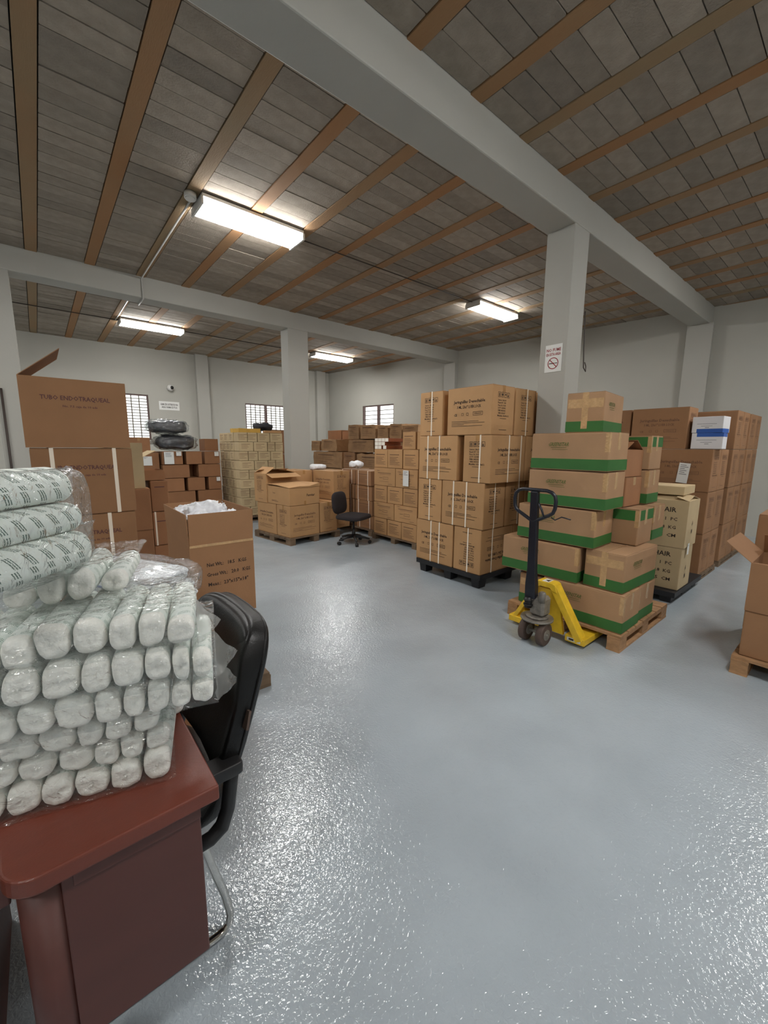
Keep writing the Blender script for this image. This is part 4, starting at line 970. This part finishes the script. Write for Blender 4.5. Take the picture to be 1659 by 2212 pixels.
ROWS = {
 'first': [(-.145, -.081, .751, .826), (-.079, -.018, .751, .825), (-.016, .055, .751, .816), (.056, .125, .751, .818), (.127, .193, .751, .83)],
 'second': [(-.118, -.049, .824, .886), (-.045, .026, .822, .884), (.028, .081, .82, .884), (.082, .135, .824, .888), (.137, .195, .832, .89)],
 'third': [(-.144, -.075, .889, .955), (-.073, -.002, .888, .95), (0, .055, .888, .95), (.057, .115, .89, .948), (.117, .176, .892, .948)],
 'fourth': [(-.029, .045, .955, 1.03), (.047, .101, .952, 1.03), (.103, .152, .95, 1.028), (.154, .205, .95, 1.035), (.207, .252, .95, 1.015), (.254, .305, .95, 1.01)],
 'fifth': [(-.046, .028, 1.035, 1.12), (.03, .087, 1.034, 1.12), (.089, .154, 1.034, 1.12), (.156, .212, 1.038, 1.117), (.214, .255, 1.022, 1.108), (.257, .307, 1.02, 1.095)],
 'sixth': [(-.109, -.053, 1.112, 1.19), (-.051, .014, 1.126, 1.207), (.016, .085, 1.126, 1.206), (.087, .145, 1.124, 1.205), (.147, .206, 1.122, 1.203), (.208, .27, 1.115, 1.187)],
}
NUM = ('first', 'second', 'third', 'fourth', 'fifth', 'sixth', 'seventh', 'eighth', 'ninth', 'tenth')
extra = {'first': 2, 'second': 2, 'third': 2, 'fourth': 3, 'fifth': 3, 'sixth': 2}
sd = 1
voff = {'first': .01, 'second': .02, 'third': .012, 'fourth': -.012, 'fifth': -.018, 'sixth': -.005}
for rname, L in ROWS.items():
    n = len(L)
    for i, (a, b, z0, z1) in enumerate(L):
        roll((a + b) / 2, z0, b - a - .001, z1 - z0 - .001, 'white bandage roll end, %s layer up, %s from the chair side' % (rname, NUM[n - 1 - i]), voff[rname] + random.uniform(-.006, .006), .25, sd, p=2.6 + random.random()); sd += 1
    a = L[0][0]
    for i in range(extra[rname]):
        wd = .066; z0 = L[0][2]; z1 = L[0][3]
        roll(a - wd / 2 - .002, z0, wd, z1 - z0 - .001, 'white bandage roll end, %s layer up, %s from the chair side' % (rname, NUM[n + i]), voff[rname] + random.uniform(-.006, .006), .25, sd, p=2.8); sd += 1; a -= wd + .002
# rolls of the recessed seventh layer and second rank behind (seen from above)
for i, (a, b, z0, z1) in enumerate([(-.106, -.042, 1.21, 1.275), (-.040, .018, 1.212, 1.291), (.02, .08, 1.214, 1.295), (.082, .145, 1.21, 1.27)]):
    roll((a + b) / 2, z0, b - a - .001, z1 - z0, 'bandage roll of the recessed seventh layer, %s from the chair side' % NUM[3 - i], 0.0 if i < 3 else .05, .25, sd, base=(0, 1.25), p=2.3); sd += 1
for rname, z0, z1, us in (('first', .751, .83, (-.1, -.03, .04, .11, .18)), ('third', .84, .92, (-.1, -.03, .04, .11, .18)), ('fifth', .93, 1.02, (-.06, .01, .08, .15, .22)), ('sixth', 1.03, 1.12, (-.06, .01, .08, .15, .22))):
    for i, u in enumerate(us):
        roll(u, z0, .066, z1 - z0 - .002, 'bandage roll in the rear rank of the pile, %s layer, %s from the chair side' % (rname, NUM[len(us) - 1 - i]), .275, .25, sd, p=2.6); sd += 1
# printed rolls on top, turned about 45 degrees
PD = Vector((.68, .733, 0)); PAX = math.atan2(.733, .68) - math.pi / 2
for i, (z, w_, h, off) in enumerate(((1.30, .10, .088, -.005), (1.386, .098, .076, .012), (1.46, .10, .085, .03))):
    ctr = Vector((.045, 1.285, 0)) - PD * .15 + Vector((-.733, .68, 0)) * off
    e = empty('printed_roll', ctr + Vector((0, 0, z)), PAX); tag(e, '%s printed bandage roll of the three lying crosswise on the pile' % ('lowest', 'middle', 'uppermost')[i], 'bandage roll', 'printed rolls crosswise on the pile')
    cs = cross(w_, h, 32, 2.4, i + 70); q = MB(); ln = .3
    vs = []; prof = [(-ln / 2, .5), (-ln / 2 + .004, .94), (-ln / 2 + .015, .99), (ln / 2 - .015, .99), (ln / 2 - .004, .94), (ln / 2, .5)]
    for y, k in prof: vs += [(a * k, y, b * k + h / 2) for a, b in cs]
    n = 32; q.add(vs, [(a * n + j, a * n + (j + 1) % n, (a + 1) * n + (j + 1) % n, (a + 1) * n + j) for a in range(5) for j in range(n)] + [tuple(range(n - 1, -1, -1)), tuple(range(5 * n, 6 * n))], True); q.obj('cotton', 'cotton', e)
    sleeve(e, cs, ln, h, 1.006, .006, seam=i * .011)

# clear bags
def film_bag(u0, u1, v0, v1, z0, z1, label, seed, base=(0, 1.12), tail=True, ang=PA, name='clear_bag', mname='film', amp=.008):
    c = Vector((base[0], base[1], 0)) + U * ((u0 + u1) / 2) + V_ * ((v0 + v1) / 2); e = empty(name, (c.x, c.y, z0), ang); tag(e, label, 'bag', 'clear plastic bags of bandage rolls')
    a, b, h = (u1 - u0) / 2, (v1 - v0) / 2, (z1 - z0) / 2; hh = z1 - z0
    path = [(-b + .004 * t, hh * .04 + hh * .82 * t) for t in [i / 7 for i in range(8)]] + [(-b + .004 + .02 * (1 - math.cos(w_)), hh * .86 + hh * .16 * math.sin(w_)) for w_ in [math.pi / 2 * i / 5 for i in range(1, 6)]] + [(-b + .024 + (2 * b - .03) * i / 5, hh * 1.02) for i in range(1, 6)]
    nu = 72; vs = []
    for i in range(nu + 1):
        x = -a + 2 * a * i / nu
        for vv, zz in path:
            p = Vector((x, vv, zz)); r_ = noise.noise_vector(Vector((p.x * 18, p.y * 12, p.z * 26)) + Vector((seed * 4, 0, 0))) + .5 * noise.noise_vector(Vector((p.x * 55 + p.z * 40, p.y * 40, p.z * 20)) + Vector((seed, 0, 0)))
            top_ = 1.9 if zz > hh * .9 else 1.0
            vs.append(p + Vector((r_.x * .3, -abs(r_.y) * 1.1, (abs(r_.z) * .9 if top_ > 1 else r_.z * .8) * top_)) * amp)
    k = len(path); q = MB(); q.add(vs, [(i * k + j, (i + 1) * k + j, (i + 1) * k + j + 1, i * k + j + 1) for i in range(nu) for j in range(k - 1)], True); q.obj('film', mname, e)
    if tail:
        # loose film gathered to a pointed tail at the chair side
        q = MB(); n, m_ = 9, 7; vs = []
        for i in range(n):
            t = i / (n - 1)
            for j in range(m_):
                s = j / (m_ - 1) - .5
                p = Vector((a - .004 + .055 * t, -b + .012 + .05 * t * t + .05 * (s + .5) * (1 - t), h + s * 2 * h * .96 * (1 - t) ** .75 - h * .35 * t)); p += noise.noise_vector(p * 40 + Vector((seed, 0, 0))) * .007; vs.append(p)
        q.add(vs, [(i * m_ + j, (i + 1) * m_ + j, (i + 1) * m_ + j + 1, i * m_ + j + 1) for i in range(n - 1) for j in range(m_ - 1)], True); q.obj('film_tail', 'film_milky', e)
    return e
film_bag(-.30, .205, -.005, .28, .7505, .892, 'clear bag round the two lowest layers of rolls on the desk', 1, tail=False)
film_bag(-.30, .185, -.004, .28, .886, .955, 'clear bag round the third layer of rolls', 2, tail=False, amp=.004)
film_bag(-.24, .315, -.028, .25, .948, 1.038, 'clear bag round the fourth layer of rolls, overhanging the chair side', 3, amp=.005)
film_bag(-.26, .315, -.034, .25, 1.018, 1.126, 'clear bag round the fifth layer of rolls with a drooping tail', 4, amp=.005)
film_bag(-.25, .278, -.022, .26, 1.11, 1.212, 'clear bag round the sixth layer of rolls below the recessed ones', 5, amp=.005)
film_bag(-.11, .17, -.012, .27, 1.206, 1.30, 'clear bag round the recessed seventh layer of rolls', 6, base=(0, 1.25), tail=False, amp=.006)
# bag round the printed rolls, its crimped mouth fanning out past their ends
e = empty('clear_bag', Vector((.045, 1.285, 1.295)) - PD * .14, PAX); tag(e, 'clear bag round the three printed rolls with a crimped mouth', 'bag', 'clear plastic bags of bandage rolls')
q = MB(); q.superell(.062, .158, .125, .3, .35, 40, 30, TR(.0, 0, .123), lambda p: p + noise.noise_vector(p * 26) * .008); q.obj('film', 'film', e)
q = MB(); n, m_ = 8, 22; vs = []
for i in range(n):
    t = i / (n - 1)
    for j in range(m_):
        s = j / (m_ - 1); wv = math.sin(s * 19 + 1) * .018 * t + math.sin(s * 41) * .006 * t
        p = Vector((-.045 + .07 * s + wv * .6, .145 + (.045 + .022 * math.sin(s * 13)) * t, .012 + .225 * (1 - s) + wv)); p += noise.noise_vector(p * 40) * .006; vs.append(p)
q.add(vs, [(i * m_ + j, (i + 1) * m_ + j, (i + 1) * m_ + j + 1, i * m_ + j + 1) for i in range(n - 1) for j in range(m_ - 1)], True); q.obj('bag_mouth', 'film_milky', e)
# bag of folded white and blue sheets behind the pile
carton(.0, 1.86, 0, .46, .60, .90, 'tall brown carton standing behind the desk under the sheet bag', 'kraft_red', R(-6), None, 'y')
e = empty('sheet_bag', (.27, 2.14, .916), R(-62)); tag(e, 'clear bag of folded white and blue sheets behind the bandage pile', 'bag')
for i in range(6):
    q = MB(); wv = .02 * random.uniform(-1, 1)
    q.superell(.25 + wv, .15 - .008 * i, .0115, .25, .25, 30, 8, TR(wv, 0, .012 + .0225 * i) @ Matrix.Rotation(random.uniform(-.04, .04), 4, 'Z'), lambda p: p + Vector((0, 0, noise.noise(p * 9 + Vector((i, 0, 0))) * .008))); q.obj('folded_sheet', 'bag_fill', e)
q = MB(); q.box((-.1, -.149, .085), (.17, -.1475, .094)); q.obj('blue_edge', 'blue', e)
q = MB(); q.superell(.29, .18, .08, .45, .4, 48, 18, TR(.02, 0, .08), lambda p: p + noise.noise_vector(p * 20) * .014); q.obj('film', 'film', e)
q = MB(); q.add([(.29, -.12, .02), (.29, .1, .02), (.29, .1, .13), (.29, -.12, .13), (.40, -.06, .05)], [(0, 1, 4), (1, 2, 4), (2, 3, 4), (3, 0, 4)]); q.obj('film_tail', 'film', e)

# ------------------------------------------------------------------ black armchair tucked under the desk end
e = empty('office_armchair', (.25, 1.47, 0)); tag(e, 'black leather armchair on a chrome frame tucked against the desk', 'chair')
def CH(x, y, z): return (x - .25, y - 1.47, z)
def pad(nm, m, half, T, e1=.35, e2=.35, fn=None, nu=40, nv=20):
    q = MB(); q.superell(*half, e1, e2, nu, nv, T, fn); return q.obj(nm, m, e)
lean = math.atan2(.13, .40)
Tb = TR(*CH(.465, 1.475, .76)) @ Matrix.Rotation(lean, 4, 'Y')
def back_shape(p):
    t = p.z / .25
    x = p.x + .035 * (p.y / .27) ** 2 * -1 + (.02 * math.exp(-((t - .62) / .28) ** 2) * (-1 if p.x < 0 else 0))
    return Vector((x, p.y * (1 - .05 * max(0, t) ** 2), p.z))
pad('backrest', 'leather', (.045, .285, .26), Tb, .4, .3, back_shape)
q = MB(); cp = lambda v, e_: math.copysign(abs(v) ** e_, v)
q.tube([Tb @ back_shape(Vector((.02, .283 * cp(math.cos(t), .35), .257 * cp(math.sin(t), .45)))) for t in [2 * math.pi * i / 72 for i in range(72)]], .005, 6, closed=True); q.obj('piping', 'leather', e)
pad('head_pad', 'leather', (.05, .25, .085), TR(*CH(.503, 1.475, .925)) @ Matrix.Rotation(lean, 4, 'Y'), .6, .4, lambda p: Vector((p.x - .035 * (p.y / .27) ** 2, p.y, p.z)))
pad('seat', 'leather', (.25, .25, .055), TR(*CH(.14, 1.475, .43)), .4, .35)
for s, y in ((-1, 1.19), (1, 1.76)):
    q = MB(); q.superell(.14, .036, .021, .18, .18, 28, 12, TR(*CH(.262, y, .606))); q.obj('armrest', 'hard_black', e)
    q = MB(); q.tube([CH(.375, y, .605), CH(.37, y, .55), CH(.356, y, .46), CH(.335, y, .408), CH(.30, y, .386), CH(.20, y, .38)], [.026, .022, .022, .024, .022, .02], 10); q.obj('arm_bracket', 'hard_black', e)
    q = MB(); q.tube([CH(.16, y + .02 * -s, .41), CH(.25, y, .40), CH(.279, y, .36), CH(.304, y, .256), CH(.329, y, .156), CH(.343, y, .075), CH(.340, y, .04), CH(.325, y, .022), CH(.30, y, .014), CH(.20, y, .014), CH(-.1, y, .014)], .0125, 12); q.obj('frame_tube', 'chrome', e)
q = MB(); q.tube([CH(-.1, 1.19, .014), CH(-.1, 1.76, .014)], .0125, 12); q.obj('cross_tube', 'chrome', e)
q = MB(); q.box((-.004, -.022, -.028), (.004, .012, .028), Tb @ TR(-.03, -.287, -.03) @ Matrix.Rotation(-.2, 4, 'X')); q.obj('care_tag', 'rubber', e)

# ------------------------------------------------------------------ swivel chair
e = empty('swivel_chair', (3.92, 5.46, 0), R(-66)); tag(e, 'small dark fabric swivel chair with five castors before the pallets', 'chair')
pad('seat', 'fabric', (.25, .25, .045), TR(0, 0, .455), .5, .5)
pad('backrest', 'fabric', (.045, .215, .185), TR(-.275, 0, .67) @ Matrix.Rotation(-.12, 4, 'Y'), .6, .85)
q = MB(); q.tube([(-.08, 0, .40), (-.22, 0, .40), (-.3, 0, .45), (-.315, 0, .62)], .016, 8); q.obj('back_support', 'hard_black', e)
q = MB(); q.box((-.11, -.09, .385), (.11, .09, .418)); bevel(q.obj('seat_mechanism', 'hard_black', e), .008)
q = MB(); q.tube([(0, 0, .10), (0, 0, .25)], .03, 14); q.tube([(0, 0, .25), (0, 0, .39)], .018, 14); q.obj('gas_column', 'hard_black', e)
q = MB(); q.tube([(.05, -.08, .395), (.05, -.2, .39)], .007, 6); q.obj('height_lever', 'hard_black', e)
for i in range(5):
    a = 2 * math.pi * i / 5 + .4; c, s = math.cos(a), math.sin(a)
    q = MB(); q.tube([(0, 0, .125), (c * .12, s * .12, .115), (c * .27, s * .27, .08)], [.03, .024, .014], 8); lg = q.obj('base_arm', 'hard_black', e)
    q = MB(); q.tube([(c * .27 - s * .022, s * .27 + c * .022, .03), (c * .27 + s * .022, s * .27 - c * .022, .03)], .03, 14); q.obj('castor', 'hard_black', lg)

# ------------------------------------------------------------------ pallet jack
e = empty('pallet_jack', (3.10, 1.655, 0)); tag(e, 'yellow hand pallet jack with black handle pushed under the green-banded stack', 'pallet jack')
def J(x, y, z): return (x - 3.10, y - 1.655, z)
for y0, y1 in ((1.315, 1.475), (1.845, 2.005)):
    q = MB(); q.prism([(x, z) for x, z in ((3.195, .028), (4.30, .028), (4.36, .05), (4.36, .078), (3.195, .085))], -(y1 - 1.655), -(y0 - 1.655), Matrix(((1, 0, 0, -3.10), (0, 0, -1, 0), (0, 1, 0, 0), (0, 0, 0, 1)))); bevel(q.obj('fork', 'yellow', e), .006)
    for xw in (4.16,):
        q = MB(); yc = (y0 + y1) / 2; q.tube([J(xw, yc - .04, .037), J(xw, yc + .04, .037)], .036, 16); q.obj('load_roller', 'rubber', e)
# A-frame arms from the pump bracket down to the fork heels
def bar(p, q_, w_, t, nm, m='yellow'):
    p, q_ = Vector(J(*p)), Vector(J(*q_)); d = (q_ - p); Ln = d.length; d.normalize(); s = Vector((1, 0, 0)); n = s.cross(d).normalized(); s = d.cross(n)
    Mx = Matrix(((d.x, n.x, s.x, p.x), (d.y, n.y, s.y, p.y), (d.z, n.z, s.z, p.z), (0, 0, 0, 1)))
    b = MB(); b.box((0, -w_ / 2, -t / 2), (Ln, w_ / 2, t / 2), Mx); return bevel(b.obj(nm, m, e), .004)
bar((3.22, 1.595, .455), (3.235, 1.36, .055), .058, .09, 'frame_arm'); bar((3.22, 1.735, .455), (3.235, 1.965, .055), .035, .07, 'frame_arm')
q = MB(); q.prism([(1.555, .41), (1.575, .475), (1.60, .487), (1.73, .487), (1.755, .47), (1.775, .41), (1.73, .42), (1.71, .44), (1.62, .44), (1.60, .42)], .07, .175, Matrix(((0, 0, 1, 0), (1, 0, 0, -1.655), (0, 1, 0, 0), (0, 0, 0, 1)))); bevel(q.obj('frame_bridge', 'yellow', e), .005)
q = MB(); q.prism([(1.50, .06), (1.565, .42), (1.765, .42), (1.83, .06)], .112, .14, Matrix(((0, 0, 1, 0), (1, 0, 0, -1.655), (0, 1, 0, 0), (0, 0, 0, 1)))); q.obj('frame_plate', 'yellow', e)
o = print_mesh('decal', [('r', -.045, -.03, .045, .03)], 'paper'); d_ = link('decal', o, e, J(3.2195, 1.665, .4885), (0, 0, 0))
put_print(d_, print_mesh('decal_mark', [('p', [(-.03, -.02), (.03, -.02), (0, .02)])], 'ink'), '+z', (0, 0, 0), eps=.0008, name='decal_mark')
o = link('decal', print_mesh('decal', [('r', -.055, -.014, .055, .014)], 'paper'), e, J(3.1935, 1.40, .056), FACE_ROT['-x'])
put_print(o, print_mesh('decal_mark', [('r', -.04, -.008, .0, .008), ('r', .01, -.004, .04, .004)], 'ink'), '+z', (0, 0, 0), eps=.0008, name='decal_mark')
for y0, y1 in ((1.545, 1.60), (1.70, 1.755)):
    q = MB(); q.tube([J(3.03, y0, .095), J(3.03, y0 + .006, .095), J(3.03, y1 - .006, .095), J(3.03, y1, .095)], [.085, .095, .095, .085], 28); wl = q.obj('steer_wheel', 'rubber', e)
    q = MB(); q.tube([J(3.03, y0 - .004, .095), J(3.03, y1 + .004, .095)], .045, 20); hub = q.obj('hub', 'steel_worn', wl)
q = MB(); q.tube([J(3.03, 1.53, .095), J(3.03, 1.77, .095)], .014, 10); q.obj('axle', 'steel_worn', e)
q = MB(); q.tube([J(3.05, 1.65, .20), J(3.05, 1.65, .215)], .13, 24); q.tube([J(3.05, 1.65, .215), J(3.05, 1.65, .235)], .09, 24); q.obj('turntable', 'steel_worn', e)
q = MB(); q.box(J(3.0, 1.575, .235), J(3.13, 1.70, .40)); q.obj('pump_body', 'steel_worn', e).modifiers.new('b', 'BEVEL').width = .02
for y, x, z1, r in ((1.60, 3.02, .44, .028), (1.68, 3.0, .42, .022)):
    q = MB(); q.tube([J(x, y, .36), J(x, y, z1), J(x, y, z1 + .01)], [r, r, r * .6], 14); q.obj('pump_piston', 'steel_worn', e)
q = MB(); q.tube([J(2.985, 1.70, .30), J(2.985, 1.70, .39)], .03, 16); q.tube([J(2.985, 1.70, .32), J(2.985, 1.70, .33)], .038, 16); q.tube([J(2.985, 1.70, .36), J(2.985, 1.70, .37)], .038, 16); q.obj('pump_spring', 'hard_black', e)
q = MB(); vs = []
for z, w_, t, x in ((.38, .045, .032, 3.01), (.5, .044, .03, 3.005), (.62, .034, .024, 3.0), (1.26, .031, .02, 2.985)): vs += [J(x + a * t, 1.70 - .012 * (1.26 - z) + b * w_, z) for a, b in ((-1, -1), (1, -1), (1, 1), (-1, 1))]
fs = [(0, 3, 2, 1), (12, 13, 14, 15)] + [(k * 4 + j, k * 4 + (j + 1) % 4, k * 4 + 4 + (j + 1) % 4, k * 4 + 4 + j) for k in range(3) for j in range(4)]
q.add(vs, fs); bevel(q.obj('handle_shaft', 'jack_black', e), .006)
loop = [(1.70, 1.273), (1.80, 1.273), (1.84, 1.262), (1.868, 1.235), (1.876, 1.195), (1.872, 1.14), (1.858, 1.105), (1.83, 1.085), (1.74, 1.038), (1.70, 1.02), (1.66, 1.038), (1.57, 1.085), (1.542, 1.105), (1.528, 1.14), (1.524, 1.195), (1.532, 1.235), (1.56, 1.262), (1.60, 1.273)]
q = MB(); q.tube([J(2.982, y, z) for y, z in loop], .0145, 10, closed=True); q.obj('handle_loop', 'jack_black', e)
q = MB(); q.tube([J(2.978, 1.66, 1.17), J(2.975, 1.63, 1.12), J(2.972, 1.605, 1.06)], [.008, .009, .006], 8); q.obj('release_lever', 'jack_black', e)
q = MB(); q.tube([J(2.98, 1.55, 1.07), J(2.98, 1.52, 1.055), J(2.98, 1.47, 1.085), J(2.98, 1.40, 1.075)], .005, 6); q.obj('cord', 'jack_black', e)
